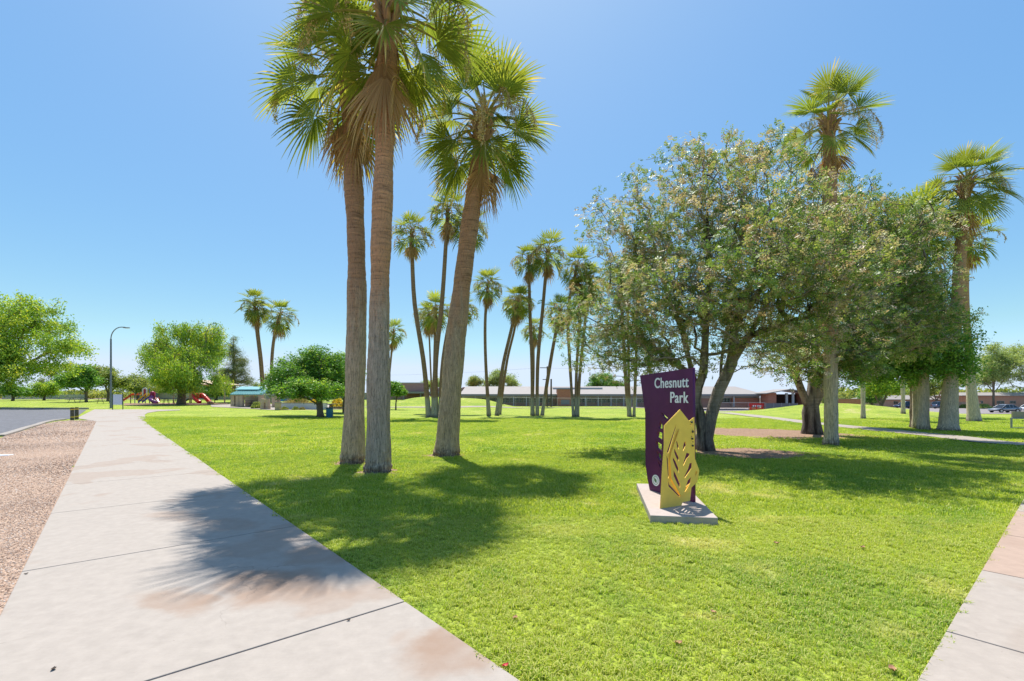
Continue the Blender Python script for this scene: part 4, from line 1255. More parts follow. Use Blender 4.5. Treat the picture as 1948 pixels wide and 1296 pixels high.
quick('ficus_tree', 'smaller dark green tree half hidden behind the two big palm trunks', far_foot(655, 52), [lobe(652, 725, 52, 30, 32), lobe(640, 745, 52, 24, 16), lobe(668, 700, 52, 22, 24)], 140, 50, (.34, .17), 122, .16, 'leaf_dark', 'wood_dark', spread=.3, r_tip=.012)
Y = 98
def pine(label, px, base_py, top_py, Y, width, seed):
    f = far_foot(px, Y)
    top = at(px, top_py, Y)
    H = top.z - f.z
    st = [[(f.x, f.y, f.z - .1), (f.x + .1, f.y, f.z + H * .5), tuple(top)]]
    lobes = []
    rnd = random.Random(seed)
    for k in range(11):
        t = .30 + .68 * k / 10
        z = f.z + H * t; w = width * (1.08 - t) * 1.25
        for a in range(4 if k < 9 else 2):
            an = rnd.uniform(0, 6.28)
            lobes.append((f.x + math.cos(an) * w * .6, f.y + math.sin(an) * w * .6, z + rnd.uniform(-.4, .4), w * .42 + .25, w * .42 + .25, H * .035 + .1))
    return tree('pine_tree', label, f, st, lobes, 430, 42, (.55, .05), seed, .45, 'leaf_pine', 'wood_dark', spread=.42, r_tip=.02, leaf_kw=dict(tint=(.45, .2), up=.1), grow_kw=dict(pl_w=.5, jitter=.06))
pine('tall sparse grey green pine beside the weeping tree', 444, 765, 640, Y, 4.6, 131)
for i, (lab, px, Y, lobes, n, lm) in enumerate((
    ('round dark green tree over the picnic table near the lamp post', 164, 100, [(160, 722, 42, 20), (140, 730, 26, 16), (172, 705, 20, 14), (182, 728, 22, 18)], 200, 'leaf_dark'),
    ('yellowish green tree just behind the street lamp', 205, 108, [(212, 722, 32, 20), (190, 715, 26, 18), (235, 728, 28, 16)], 200, 'leaf_olive'),
    ('olive green tree behind the notice board', 262, 125, [(255, 730, 26, 18), (280, 738, 24, 14), (240, 735, 20, 14)], 160, 'leaf_olive'),
    ('dark low tree behind the yellow slide', 300, 135, [(300, 736, 26, 16), (285, 730, 18, 14), (318, 742, 18, 12)], 150, 'leaf_dark'),
    ('small green tree with a thin trunk by the far left fence', 24, 112, [(22, 740, 22, 14), (40, 745, 16, 10)], 120, 'leaf_dark'),
    ('young pale green tree left of the picnic table', 84, 118, [(84, 742, 24, 13), (66, 748, 18, 10), (104, 738, 16, 10)], 130, 'leaf_bright'),
    ('dusty olive tree behind the large bright tree at the left', 112, 150, [(112, 712, 24, 26), (100, 728, 24, 20)], 120, 'leaf_olive'),
    ('dark green tree behind the shade canopy', 412, 120, [(410, 735, 30, 20), (395, 745, 24, 14), (428, 748, 18, 12)], 150, 'leaf_dark'),
    ('green tree behind the turquoise roof', 520, 112, [(510, 735, 34, 22), (545, 740, 28, 18), (480, 740, 24, 16)], 170, 'leaf_olive'))):
    f = far_foot(px, Y)
    quick('shade_tree', lab, f, [lobe(a, b_, Y, c, d) for a, b_, c, d in lobes], n, 60, (.42, .2), 140 + i, .26, lm, 'wood_dark', spread=.5, r_tip=.03, fork=.5, r_cut=.02)
quick('sapling_tree', 'small young tree with a thin stem right of the tallest palm trunk', gp(753, 779.5), [lobe(752, 745, gp(753, 779.5).y, 17, 14), lobe(745, 735, gp(753, 779.5).y, 10, 9), lobe(762, 748, gp(753, 779.5).y, 10, 8)], 70, 40, (.34, .17), 151, .09, 'leaf_dark', 'wood_dark', spread=.22, r_tip=.015)
for i, (lab, px, Y, lobes, n, lm) in enumerate((
    ('thin feathery tree behind the school, left of the round pale tree', 907, 138, [(907, 724, 15, 13), (897, 732, 10, 9)], 90, 'leaf_olive'),
    ('round pale olive tree rising behind the school roof', 955, 142, [(955, 724, 30, 20), (935, 732, 22, 14), (972, 735, 22, 12), (950, 712, 18, 10)], 220, 'leaf_pale'),
    ('faint pale tree behind the left palm clump and the brick hall', 815, 150, [(808, 733, 18, 12), (835, 730, 14, 13)], 100, 'leaf_pale'),
    ('dark spreading tree behind the school, under the left twigs of the broad tree', 1150, 135, [(1148, 728, 34, 16), (1170, 735, 26, 10), (1130, 732, 24, 12)], 200, 'leaf_dark'),
    ('pale green tree in front of the pink house at the far right', 1890, 118, [(1895, 705, 46, 38), (1862, 718, 32, 28), (1925, 700, 40, 34), (1880, 672, 26, 20)], 420, 'leaf_pale'),
    ('tall pale tree at the far right edge behind the parked cars', 1960, 128, [(1950, 700, 46, 44), (1930, 678, 32, 22), (1975, 690, 44, 44)], 380, 'leaf_pale'),
    ('green street tree with a bent trunk behind the blue car', 1783, 125, [(1775, 735, 34, 18), (1800, 728, 30, 20), (1750, 742, 26, 12)], 200, 'leaf_olive'),
    ('small tree with a tan trunk at the street edge right of the brick wall', 1676, 79, [(1676, 735, 26, 13), (1662, 742, 18, 10), (1694, 738, 18, 10)], 170, 'leaf_bright'),
    ('low round tree beside the brick garden wall', 1660, 88, [(1660, 752, 16, 12), (1652, 760, 10, 8)], 80, 'leaf_dark'))):
    f = far_foot(px, Y)
    quick('street_tree', lab, f, [lobe(a, b_, Y, c, d) for a, b_, c, d in lobes], n, 60, (.38, .18), 160 + i, .24, lm, 'wood_dark', spread=.5, r_tip=.03, fork=.5, r_cut=.02)

# ---- far belts of trees that read as one mass
def treeline(name, label, x0, x1, Y, top, seed, leafmat, n=60, dense=190):
    r = np.random.default_rng(seed)
    C, T = [], []
    for i in range(n):
        px = r.uniform(x0, x1); y = Y + r.uniform(-12, 12)
        c = at(px, top + r.uniform(0, 9), y); z0 = tz(c.x, y)
        hh = max(1.5, c.z - z0); rad = r.uniform(2.2, 4.5)
        u = r.normal(0, 1, (dense, 3)); u /= np.linalg.norm(u, axis=1)[:, None]
        P_ = u * (r.uniform(.6, 1, dense) ** .6)[:, None] * [rad, rad, hh * .45] + [c.x, y, z0 + hh * .55]
        C.append(P_); T.append(np.clip(r.normal(.5, .2) + r.normal(0, .2, dense), 0, 1))
    C = np.concatenate(C); T = np.concatenate(T); k = len(C)
    U = r.normal(0, 1, (k, 3)); U /= np.linalg.norm(U, axis=1)[:, None]
    W = np.cross(U, r.normal(0, 1, (k, 3))); W /= np.linalg.norm(W, axis=1)[:, None]
    o = link(bpy.data.objects.new(name, leaf_mesh(C, U * .55, W * .3, T, M[leafmat])))
    return tag(o, label, kind='stuff')
treeline('treeline', 'distant belt of dusty green trees beyond the far left fence', -120, 470, 185, 738, 201, 'leaf_olive', 80)
treeline('treeline', 'distant belt of green trees behind the houses at the right', 1560, 2080, 165, 735, 202, 'leaf_olive', 60)

def bush(name, label, foot, rx, rz, mat, seed, leaf=(.3, .14), n=60, per=30, spiky=False):
    root = thing(name, label, 'bush', foot)
    r = np.random.default_rng(seed)
    k = n * per
    u = r.normal(0, 1, (k, 3)); u /= np.linalg.norm(u, axis=1)[:, None]
    u[:, 2] = np.abs(u[:, 2])
    bump_ = 1 + .16 * np.sin(u[:, 0] * 5 + seed) * np.sin(u[:, 1] * 4) + .1 * np.sin(u[:, 2] * 7)
    C = u * (r.uniform(.55, 1, k) ** .5 * bump_)[:, None] * [rx, rx, rz]
    U = r.normal(0, 1, (k, 3))
    if spiky: U = u * 1.5 + r.normal(0, .3, (k, 3)); U[:, 2] += 1
    U /= np.linalg.norm(U, axis=1)[:, None]
    W = np.cross(U, r.normal(0, 1, (k, 3))); W /= np.linalg.norm(W, axis=1)[:, None]
    o = inst('foliage', leaf_mesh(C, U * leaf[0] / 2, W * leaf[1] / 2, np.clip(r.normal(.5, .25, k), 0, 1), M[mat]), root); o['kind'] = 'stuff'
    mb = MB()
    for i in range(5):
        a = i * 1.3
        mb.tube([(0, 0, -.05), (math.cos(a) * rx * .3, math.sin(a) * rx * .3, rz * .5), (math.cos(a) * rx * .6, math.sin(a) * rx * .6, rz * .75)], [.03, .02, .01], 5)
    mb.build('stem', M['wood_dark'], root)
bush('flowering_bush', 'round golden yellow bush left of the big palm trunks', far_foot(643, 62), 1.0, 1.25, 'leaf_yellow', 1)
bush('flowering_bush', 'golden bush behind the trunk of the round dark tree', far_foot(601, 66), 1.0, 1.2, 'leaf_yellow', 2)
bush('grass_clump', 'wide dry ornamental grass clump behind the low white wall', far_foot(568, 72), 1.7, 1.5, 'leaf_grass', 3, leaf=(.9, .05), n=70, per=20, spiky=True)
bush('small_bush', 'small green bush before the left part of the low white wall', far_foot(541, 58.0), .45, .4, 'leaf_olive', 4, leaf=(.16, .08), n=20)
bush('small_bush', 'small bush before the middle of the low white wall', far_foot(562, 58.0), .4, .38, 'leaf_olive', 5, leaf=(.16, .08), n=20)
bush('small_bush', 'small brownish plant before the right part of the low white wall', far_foot(575, 58.0), .35, .3, 'leaf_grass', 6, leaf=(.2, .05), n=20)
bush('small_bush', 'green bush in front of a roofed picnic shelter column', far_foot(489, 62), .7, .9, 'leaf_olive', 7, leaf=(.2, .1), n=30)
bush('round_bush', 'clipped round bush beside the brick garden wall', far_foot(1653, 84), .95, 1.5, 'leaf_olive', 8, leaf=(.3, .14), n=40)
bush('small_bush', 'low pale bush under the small window of the pink house', far_foot(1870, 118), 1.6, 1.1, 'leaf_pale', 9, leaf=(.3, .14), n=40)
bush('small_bush', 'low bush against the garden wall behind the cars', far_foot(1838, 121), 1.5, 1.0, 'leaf_olive', 10, leaf=(.3, .14), n=40)
# ------------------------------------------------------------------ the park sign
M['plum'] = simple('plum_painted_metal', (0.108, 0.018, 0.078), 0.42, var=0.18, scale=2.5, spec=0.25)
M['plum_edge'] = simple('plum_edge', (0.05, 0.012, 0.045), 0.5)
M['gold'] = simple('yellow_painted_metal', (0.95, 0.60, 0.12), 0.75, var=0.08, scale=3.0, spec=0.12)
M['white_paint'] = simple('white_paint', (0.84, 0.82, 0.82), 0.5, var=0.04)
M['steel'] = simple('grey_steel', (0.30, 0.31, 0.32), 0.4, metal=0.7)
M['dark_metal'] = simple('dark_metal', (0.05, 0.055, 0.055), 0.5, metal=0.3)
M['seal_green'] = simple('seal_green', (0.10, 0.22, 0.07), 0.6)

def sgn(z):   # pixel of the enlarged photograph crop -> pixel of the photograph
    return (1180 + z[0] * .26222, 680 + z[1] * .26222)

class Plane:
    """upright sheet through P0, running along u; turns photo pixels into its own (t, z)"""
    def __init__(self, P0, P1):
        self.P = Vector((P0[0], P0[1])); d = Vector((P1[0] - P0[0], P1[1] - P0[1])); self.u = d.normalized()
    def tz(self, px, py):
        k = (px - CX) / F_PX                       # X = k * Y
        t = (k * self.P.y - self.P.x) / (self.u.x - k * self.u.y)
        y = self.P.y + t * self.u.y
        return t, CAM_H - (py - HOR) / F_PX * y
    def frame(self):
        """matrix taking (x = t, y = z up, z = outwards to the camera side) into the world"""
        x = Vector((self.u.x, self.u.y, 0)); y = Vector((0, 0, 1)); z = x.cross(y)
        if z.dot(Vector((self.P.x, self.P.y, 0))) > 0:
            z = -z
        m = Matrix(((x.x, y.x, z.x, self.P.x), (x.y, y.y, z.y, self.P.y), (x.z, y.z, z.z, 0), (0, 0, 0, 1)))
        return m

def sheet(name, outline, holes, thick, mat, M4, off, parent, foot):
    cu = bpy.data.curves.new(name, 'CURVE'); cu.dimensions = '2D'; cu.fill_mode = 'BOTH'; cu.extrude = thick / 2
    for poly in [outline] + holes:
        s_ = cu.splines.new('POLY'); s_.points.add(len(poly) - 1); s_.use_cyclic_u = True
        for p, (a, b_) in zip(s_.points, poly):
            p.co = (a, b_, 0, 1)
    tmp = bpy.data.objects.new(name, cu); COL.objects.link(tmp)
    dg = bpy.context.evaluated_depsgraph_get()
    me = bpy.data.meshes.new_from_object(tmp.evaluated_get(dg))
    bpy.data.objects.remove(tmp); bpy.data.curves.remove(cu)
    me.transform(Matrix.Translation(-foot) @ M4 @ Matrix.Translation((0, 0, off)))
    me.materials.clear(); me.materials.append(mat)
    return inst(name, me, parent)

def lettering(name, text, box, M4, off, mat, parent, foot):
    """a bold condensed word set flat on a sheet, stretched to the box (t0, z0, t1, z1)"""
    cu = bpy.data.curves.new(name, 'FONT'); cu.body = text; cu.size = 1; cu.offset = 0.010; cu.space_character = 1.07
    tmp = bpy.data.objects.new(name, cu); COL.objects.link(tmp)
    dg = bpy.context.evaluated_depsgraph_get()
    me = bpy.data.meshes.new_from_object(tmp.evaluated_get(dg))
    bpy.data.objects.remove(tmp); bpy.data.curves.remove(cu)
    bm = bmesh.new()
    for i, dx in enumerate((-.036, -.018, 0, .018, .036)):          # heavier stems, each copy a hair prouder
        me2 = me.copy(); me2.transform(Matrix.Translation((dx, 0, i * .0012))); bm.from_mesh(me2); bpy.data.meshes.remove(me2)
    bm.to_mesh(me); bm.free()
    co = np.zeros(len(me.vertices) * 3); me.vertices.foreach_get('co', co); co = co.reshape(-1, 3)
    lo, hi = co.min(0), co.max(0)
    co[:, 0] = box[0] + (co[:, 0] - lo[0]) / (hi[0] - lo[0]) * (box[2] - box[0])
    co[:, 1] = box[1] + (co[:, 1] - lo[1]) / (hi[1] - lo[1]) * (box[3] - box[1])
    me.vertices.foreach_set('co', co.ravel())
    me.transform(Matrix.Translation(-foot) @ M4 @ Matrix.Translation((0, 0, off)))
    me.materials.clear(); me.materials.append(mat)
    return inst(name, me, parent)

foot = Vector((2.8, 8.3, 0))
sign = thing('park_sign', 'purple park sign with a yellow cut-out leaf on a low concrete base', 'sign', foot)
PH = 0.12
mb = MB(); mb.prism([(x - foot.x, y - foot.y) for x, y in PED], -.06, PH)
mb.build('pedestal', M['plinth'], sign, .012)
pl = Plane((3.07, 8.09), (2.67, 9.10))
F4 = pl.frame()
Z = lambda pts, P=pl: [P.tz(*sgn(p)) for p in pts]
out_ = Z([(150, 132), (535, 75), (538, 600), (538, 1022), (512, 1046), (508, 1030), (300, 985), (240, 968), (220, 958), (205, 880), (190, 780), (189, 600), (188, 400), (165, 240)])
out_[4] = (out_[4][0], PH); out_[3] = (out_[3][0], PH + .0)
slots = [[(300, 455), (313, 492), (313, 522), (285, 514)], [(281, 535), (312, 548), (311, 604), (272, 580)], [(267, 604), (309, 632), (307, 690), (271, 655)], [(272, 675), (305, 712), (304, 762), (277, 728)], [(279, 746), (303, 784), (303, 812), (290, 790)],
         [(300, 398), (318, 408), (356, 442), (345, 455), (318, 430)]]
sheet('panel', out_, [Z(s_) for s_ in slots], .05, M['plum'], F4, 0, sign, foot)
# second sheet behind, its pale green rim showing along the left edge
sheet('rear_panel', Z([(186, 560), (196, 560), (196, 900), (222, 955), (210, 945), (196, 840), (184, 690)]), [], .03, M['leaf_pale'] if False else simple('pale_green_edge', (0.36, 0.40, 0.14), 0.5), F4, -.06, sign, foot)
for txt, (x0, y0, x1, y1) in (('Chesnutt', (257, 143, 508, 221)), ('Park', (371, 250, 507, 331))):
    a = pl.tz(*sgn((x0, (y0 + y1) / 2))); b_ = pl.tz(*sgn((x1, (y0 + y1) / 2)))
    zt = pl.tz(*sgn(((x0 + x1) / 2, y0)))[1]; zb = pl.tz(*sgn(((x0 + x1) / 2, y1)))[1]
    lettering('lettering', txt, (a[0], zb, b_[0], zt), F4, .028, M['white_paint'], sign, foot)
# round seal: white disc, thin ring, small leaf emblem
c = pl.tz(*sgn((266, 892)))
def disc(r0, r1, n=40):
    o_ = [(c[0] + r1 * math.cos(i * 2 * math.pi / n), c[1] + r1 * math.sin(i * 2 * math.pi / n)) for i in range(n)]
    h_ = [[(c[0] + r0 * math.cos(i * 2 * math.pi / n), c[1] + r0 * math.sin(i * 2 * math.pi / n)) for i in range(n)]] if r0 else []
    return o_, h_
o_, h_ = disc(0, .105)
seal = sheet('seal', o_, h_, .006, M['white_paint'], F4, .028, sign, foot)
o_, h_ = disc(.072, .078)
sheet('emblem', o_, h_, .004, M['seal_green'], F4, .032, seal, foot)
sheet('emblem', [(c[0] + x * .05, c[1] + y * .05) for x, y in ((-.5, -.9), (.1, -.7), (.7, -.1), (.8, .7), (.5, 1.0), (.2, .5), (-.2, .6), (-.3, .1), (-.7, 0), (-.5, -.4))], [], .004, M['seal_green'], F4, .032, seal, foot)
# the yellow leaf: folded plate standing across the near edge of the panel
lp = Plane((2.36, 7.56), (3.056, 7.93))
L4 = lp.frame()
ZL = lambda pts: Z(pts, lp)
outl = ZL([(318, 495), (432, 378), (498, 462), (536, 432), (540, 735), (572, 820), (557, 905), (515, 945), (505, 1040), (450, 1050), (440, 1086), (352, 1115), (345, 1090), (288, 1102), (304, 800), (316, 640)])
slL = [[(404, 482), (400, 520), (350, 690), (341, 696), (338, 684), (392, 520)], [(333, 708), (345, 735), (352, 860), (346, 880), (340, 800)], [(346, 888), (356, 922), (432, 1006), (425, 1010), (348, 935)],
       [(512, 484), (520, 492), (515, 498), (508, 490)], [(524, 522), (532, 530), (527, 537), (521, 530)], [(516, 566), (524, 574), (519, 580), (513, 573)], [(524, 606), (532, 613), (527, 620), (521, 613)]]
inz = [(418, 520), (356, 700), (352, 742), (360, 880), (430, 1004), (508, 935), (549, 895), (562, 822), (535, 745), (472, 590)]
back = [(452 + (a - 455) * .88, 768 + (b_ - 765) * .88) for a, b_ in inz]
sheet('leaf_plate', outl, [ZL(s_) for s_ in slL] + [ZL(back)], .009, M['gold'], L4, 0, sign, foot)
inner = ZL(inz)
slI = [[(394, 602), (403, 612), (412, 640), (412, 672), (400, 645)], [(379, 655), (395, 685), (414, 725), (414, 756), (396, 728), (381, 690)], [(369, 718), (392, 755), (411, 800), (414, 842), (388, 792), (371, 745)],
       [(375, 814), (395, 850), (422, 915), (423, 950), (398, 905), (377, 858)], [(452, 612), (466, 610), (466, 634), (444, 680), (443, 660)], [(470, 690), (492, 698), (488, 716), (470, 735), (446, 788), (447, 765)],
       [(492, 768), (509, 762), (507, 800), (488, 830), (456, 875), (455, 860), (480, 808)], [(503, 864), (498, 905), (484, 935), (456, 978), (464, 935), (480, 890)], [(536, 818), (547, 832), (545, 842), (531, 864), (533, 838)]]
sheet('leaf_blade', inner, [ZL(s_) for s_ in slI], .009, M['gold'], L4, .028, sign, foot)
# openings of the plate behind the blade's slots, so that light passes right through
mb = MB()
for zc in ((512, 470), (519, 540), (516, 590), (519, 640)):
    t_, z_ = lp.tz(*sgn(zc)); p = L4 @ Vector((t_, z_, .012)); nrm = (L4.to_3x3() @ Vector((0, 0, 1)))
    mb.tube([p - foot, p - foot + nrm * .02], .016, 8)
mb.build('bolt', M['dark_metal'], sign)

# ------------------------------------------------------------------ bollards, notice board, lamp, bin
M['timber'] = simple('weathered_timber', (0.10, 0.085, 0.055), 0.85, var=0.4, scale=9, bump=0.3)
M['yellow_band'] = simple('yellow_band', (0.62, 0.42, 0.05), 0.6)
for k, (px, lab) in enumerate(((137.5, 'brown bollard with yellow bands nearer to the parking kerb, left of two'), (146, 'brown bollard with yellow bands nearer to the walk, right of two'))):
    f = gp(px, 799.5 - k * 1.2)
    b = thing('bollard', lab, 'bollard', f, group='bollards at the end of the gravel strip')
    MB().tube([(0, 0, -.1), (0, 0, .94), (0, 0, 1.0)], [.125, .125, .10], 16).build('post', M['timber'], b)
    for z in (.20, .80):
        MB().tube([(0, 0, z), (0, 0, z + .09)], .131, 16).build('band', M['yellow_band'], b)

M['green_frame'] = simple('dark_green_paint', (0.045, 0.085, 0.035), 0.45)
M['board'] = simple('white_board', (0.62, 0.61, 0.68), 0.4, var=0.05)
f = gp(224, 779.7)
k = f.y / F_PX
nb = thing('notice_board', 'white notice board in a dark green arched frame beside the lamp post', 'notice board', f)
w, H = 19.5 * k, 35 * k
for sx in (-1, 1):
    MB().tube([(sx * w / 2, 0, -.1), (sx * w / 2, 0, H * .86)], .05, 10).build('leg', M['green_frame'], nb)
MB().tube([(math.cos(a) * w / 2, 0, H * .86 + math.sin(a) * H * .14) for a in np.linspace(0, math.pi, 13)], .05, 10).build('arch', M['green_frame'], nb)
MB().box((0, 0, H * .55), (w - .14, .06, H * .56)).build('board', M['board'], nb)
MB().box((0, -.034, H * .55), (w - .26, .006, H * .50)).build('notice_sheet', simple('pale_sheet', (0.66, 0.65, 0.70), 0.5, var=0.08, scale=3), nb)

f = gp(211, 777)
k = f.y / F_PX
M['lamp_pole'] = simple('weathered_steel_pole', (0.20, 0.21, 0.22), 0.45, metal=0.4)
lp_ = thing('street_lamp', 'tall grey street lamp with a curved arm beside the parking lot', 'street lamp', f)
Hp = 132 * k
MB().tube([(0, 0, -.2), (0, 0, .05)], [.24, .24], 12).build('base', M['kerb'], lp_)
MB().tube([(0, 0, .05), (0, 0, Hp * .5), (0, 0, Hp)], [.135, .115, .10], 12).build('pole', M['lamp_pole'], lp_)
arc = [(0, 0, Hp - .1)] + [(20 * k * (1 - math.cos(a)), 0, Hp + 22.5 * k * math.sin(a)) for a in np.linspace(0.02, math.pi / 2, 9)] + [(27 * k, 0, Hp + 22.3 * k)]
MB().tube(arc, .06, 8).build('arm', M['lamp_pole'], lp_)
mb = MB(); mb.prism([(24 * k, -.12), (26 * k, -.19), (32 * k, -.2), (35.5 * k, -.1), (35.5 * k, .1), (32 * k, .2), (26 * k, .19), (24 * k, .12)], Hp + 20.6 * k, Hp + 22.0 * k)
mb.build('lamp_head', M['lamp_pole'], lp_, .03)
MB().box((30 * k, 0, Hp + 20.5 * k), (.5, .28, .05)).build('lens', M['white_paint'], lp_)

M['blue'] = simple('blue_plastic', (0.025, 0.15, 0.27), 0.5)
M['blue_lid'] = simple('dark_blue_lid', (0.03, 0.06, 0.10), 0.5)
f = gp(627, 795)
b = thing('trash_bin', 'blue litter bin standing on the grass beside the dark leaning tree', 'litter bin', f)
MB().tube([(0, 0, 0), (0, 0, .78), (0, 0, .82)], [.24, .30, .31], 20).build('body', M['blue'], b)
MB().tube([(0, 0, .82), (0, 0, .87), (0, 0, .93)], [.32, .32, .16], 20).build('lid', M['blue_lid'], b)
mb = MB()
for a in range(0, 360, 30):
    mb.box((.285 * math.cos(R(a)), .285 * math.sin(R(a)), .4), (.02, .05, .7), rz=R(a))
mb.build('rib', M['blue'], b)

# ------------------------------------------------------------------ picnic tables
M['table_top'] = simple('grey_table_mesh', (0.16, 0.15, 0.13), 0.6)
def picnic(label, f, rz, s_=1.0):
    t = thing('picnic_table', label, 'picnic table', f, rz, group='picnic tables in the park')
    for y in np.linspace(-.31, .31, 5):
        MB().box((0, y, .75), (1.95, .145, .045)).build('plank', M['table_top'], t)
    for sy in (-1, 1):
        for o in (-.075, .075):
            MB().box((0, sy * .74 + o, .45), (1.95, .14, .045)).build('bench_plank', M['table_top'], t)
    for sx in (-.72, .72):
        mb = MB()
        for sy in (-1, 1):
            mb.tube([(sx, sy * .25, .72), (sx, sy * .62, .0)], .032, 6)
        mb.tube([(sx, -.82, .42), (sx, .82, .42)], .028, 6)
        mb.build('leg', M['dark_metal'], t)
    t.scale = (s_,) * 3
    return t
picnic('picnic table under the round dark tree by the lamp post', far_foot(147, 92), .1, 1.35)
picnic('long dark picnic table right of the lamp post, behind the notice board', far_foot(202, 88), .15, 1.35)
picnic('picnic table on the grass between the blue bin and the palm trunks', gp(645, 785), .05, 1.25)
picnic('second picnic table just behind the blue bin, half hidden by tree and bin', far_foot(622, 62), .2, 1.2)
picnic('grey picnic table in the shade in front of the purple play tower', far_foot(306, 84.5), .1, 1.35)
picnic('picnic table in the shade left of the weeping tree trunk', far_foot(326, 84.5), .1, 1.35)
picnic('picnic table under the turquoise roof at its left', far_foot(468, 70), .1, 1.2)
picnic('picnic table under the turquoise roof between the columns', far_foot(493, 70), .1, 1.2)

# ------------------------------------------------------------------ playground
for nm, c_ in (('play_red', (0.588, 0.031, 0.028)), ('play_maroon', (0.280, 0.017, 0.063)), ('play_yellow', (0.850, 0.504, 0.042)), ('play_blue', (0.042, 0.084, 0.364)), ('play_orange', (0.700, 0.154, 0.042)), ('play_tan', (0.644, 0.420, 0.238)), ('play_purple', (0.224, 0.056, 0.252)), ('play_teal', (0.168, 0.364, 0.378))):
    M[nm] = simple(nm + '_plastic', c_, 0.35, var=0.08)
M['canopy'] = simple('beige_canopy_cloth', (0.55, 0.42, 0.30), 0.8, var=0.05)

def chute(mb, pts, w, rail, mi=0):
    """open slide: trough with side walls along a line"""
    P = [Vector(p) for p in pts]
    sec = [(-w / 2 - .03, rail), (-w / 2, 0), (w / 2, 0), (w / 2 + .03, rail), (w / 2 + .03, rail - .06), (w / 2, -.06), (-w / 2, -.06), (-w / 2 - .03, rail - .06)]
    vs, fs = [], []
    for i, p in enumerate(P):
        d = (P[min(i + 1, len(P) - 1)] - P[max(i - 1, 0)]); d.z = 0; d.normalize(); s_ = Vector((d.y, -d.x, 0))
        vs += [p + s_ * a + Vector((0, 0, b_)) for a, b_ in sec]
    n = len(sec)
    for i in range(len(P) - 1):
        fs += [(i * n + k, i * n + (k + 1) % n, (i + 1) * n + (k + 1) % n, (i + 1) * n + k) for k in range(n)]
    fs += [tuple(range(n))[::-1], tuple((len(P) - 1) * n + k for k in range(n))]
    mb.add(vs, fs, mi)

Yp = 87.0
kp = Yp / F_PX
f = far_foot(275, Yp)
ps = thing('play_structure', 'playground tower with yellow and blue slides, red slide and purple panels', 'play structure', f)
g = lambda px, py: ((px - 275) * kp, 0, CAM_H - (py - HOR) * kp - f.z)
X = lambda px: (px - 275) * kp
ZZ = lambda py: CAM_H - (py - HOR) * kp - f.z
# left red slide
mb = MB(); chute(mb, [(X(253), .2, ZZ(751.5)), (X(251), 0, ZZ(752)), (X(245), -.3, ZZ(758)), (X(239), -.6, ZZ(763.5)), (X(236), -.75, ZZ(765.2))], .62, .3)
mb.build('slide', M['play_red'], ps)
for px in (251, 259, 267, 274, 282, 288, 295, 301):
    MB().tube([(X(px), .3 * (-1) ** px, -.1), (X(px), .3 * (-1) ** px, ZZ(748 if px not in (274, 282) else 739))], .065, 10).build('post', M['play_blue'] if px != 251 else M['dark_metal'], ps)
MB().box((X(263), .1, ZZ(751.5)), (2.2, 1.3, .1)).build('bridge_deck', M['play_orange'], ps)
mb = MB(); mb.add([(X(262), .8, ZZ(749)), (X(275), .8, ZZ(742)), (X(275), -.3, ZZ(744)), (X(262), -.3, ZZ(750)), (X(262), .8, ZZ(750)), (X(275), .8, ZZ(743)), (X(275), -.3, ZZ(745)), (X(262), -.3, ZZ(751))], [(0, 1, 2, 3), (7, 6, 5, 4), (0, 3, 7, 4), (1, 0, 4, 5), (2, 1, 5, 6), (3, 2, 6, 7)])
mb.build('shade_roof', M['play_orange'], ps)
MB().box((X(279), .2, ZZ(757)), (1.3, 1.3, .12)).build('deck', M['play_tan'], ps)
# arched tower panel with its red opening
def arch_poly(cx, w, z0, z1, n=9):
    return [(cx - w / 2, z0), (cx + w / 2, z0)] + [(cx + w / 2 * math.cos(a), z1 - w / 2 + w / 2 * math.sin(a)) for a in np.linspace(0, math.pi, n)]
I4 = Matrix.Identity(4); UP = Matrix(((1, 0, 0, 0), (0, 0, -1, 0), (0, 1, 0, 0), (0, 0, 0, 1)))
sheet('tower_panel', arch_poly(X(279), .95, ZZ(758), ZZ(737.5)), [arch_poly(X(279), .5, ZZ(756.5), ZZ(740))], .08, M['board'], UP, .45, ps, Vector())
sheet('tower_opening', arch_poly(X(279), .56, ZZ(757), ZZ(739.5)), [], .06, M['play_maroon'], UP, .30, ps, Vector())
for dx in (0, 7.5):
    mb = MB(); chute(mb, [(X(281 + dx), -.3, ZZ(750)), (X(277.5 + dx), -.5, ZZ(754)), (X(273 + dx), -.9, ZZ(760)), (X(271 + dx), -1.1, ZZ(763))], .55, .25)
    mb.build('slide', M['play_yellow'], ps)
    mb = MB(); chute(mb, [(X(281.5 + dx), -.75, ZZ(757)), (X(277 + dx), -1.0, ZZ(762)), (X(273 + dx), -1.3, ZZ(766.5))], .55, .3)
    mb.build('slide', M['play_blue'], ps)
MB().tube([(X(292), -.2, ZZ(760)), (X(292), -.2, ZZ(746.5)), (X(292), -.2, ZZ(744.5))], [.42, .42, .1], 14).build('tube_tower', M['play_maroon'], ps)
mb = MB(); mb.tube([(X(292), -.3, ZZ(754)), (X(294), -.6, ZZ(757)), (X(293), -.9, ZZ(760)), (X(298), -1.0, ZZ(763)), (X(306), -1.0, ZZ(766))], .32, 12)
mb.build('tube_slide', M['play_purple'], ps)
mb = MB(); chute(mb, [(X(299), -.2, ZZ(757)), (X(303), -.5, ZZ(760)), (X(308), -.8, ZZ(764.5))], .5, .25)
mb.build('slide', M['play_red'], ps)
MB().box((X(301), -.6, ZZ(765)), (.6, .5, .5)).build('step_block', M['play_blue'], ps)

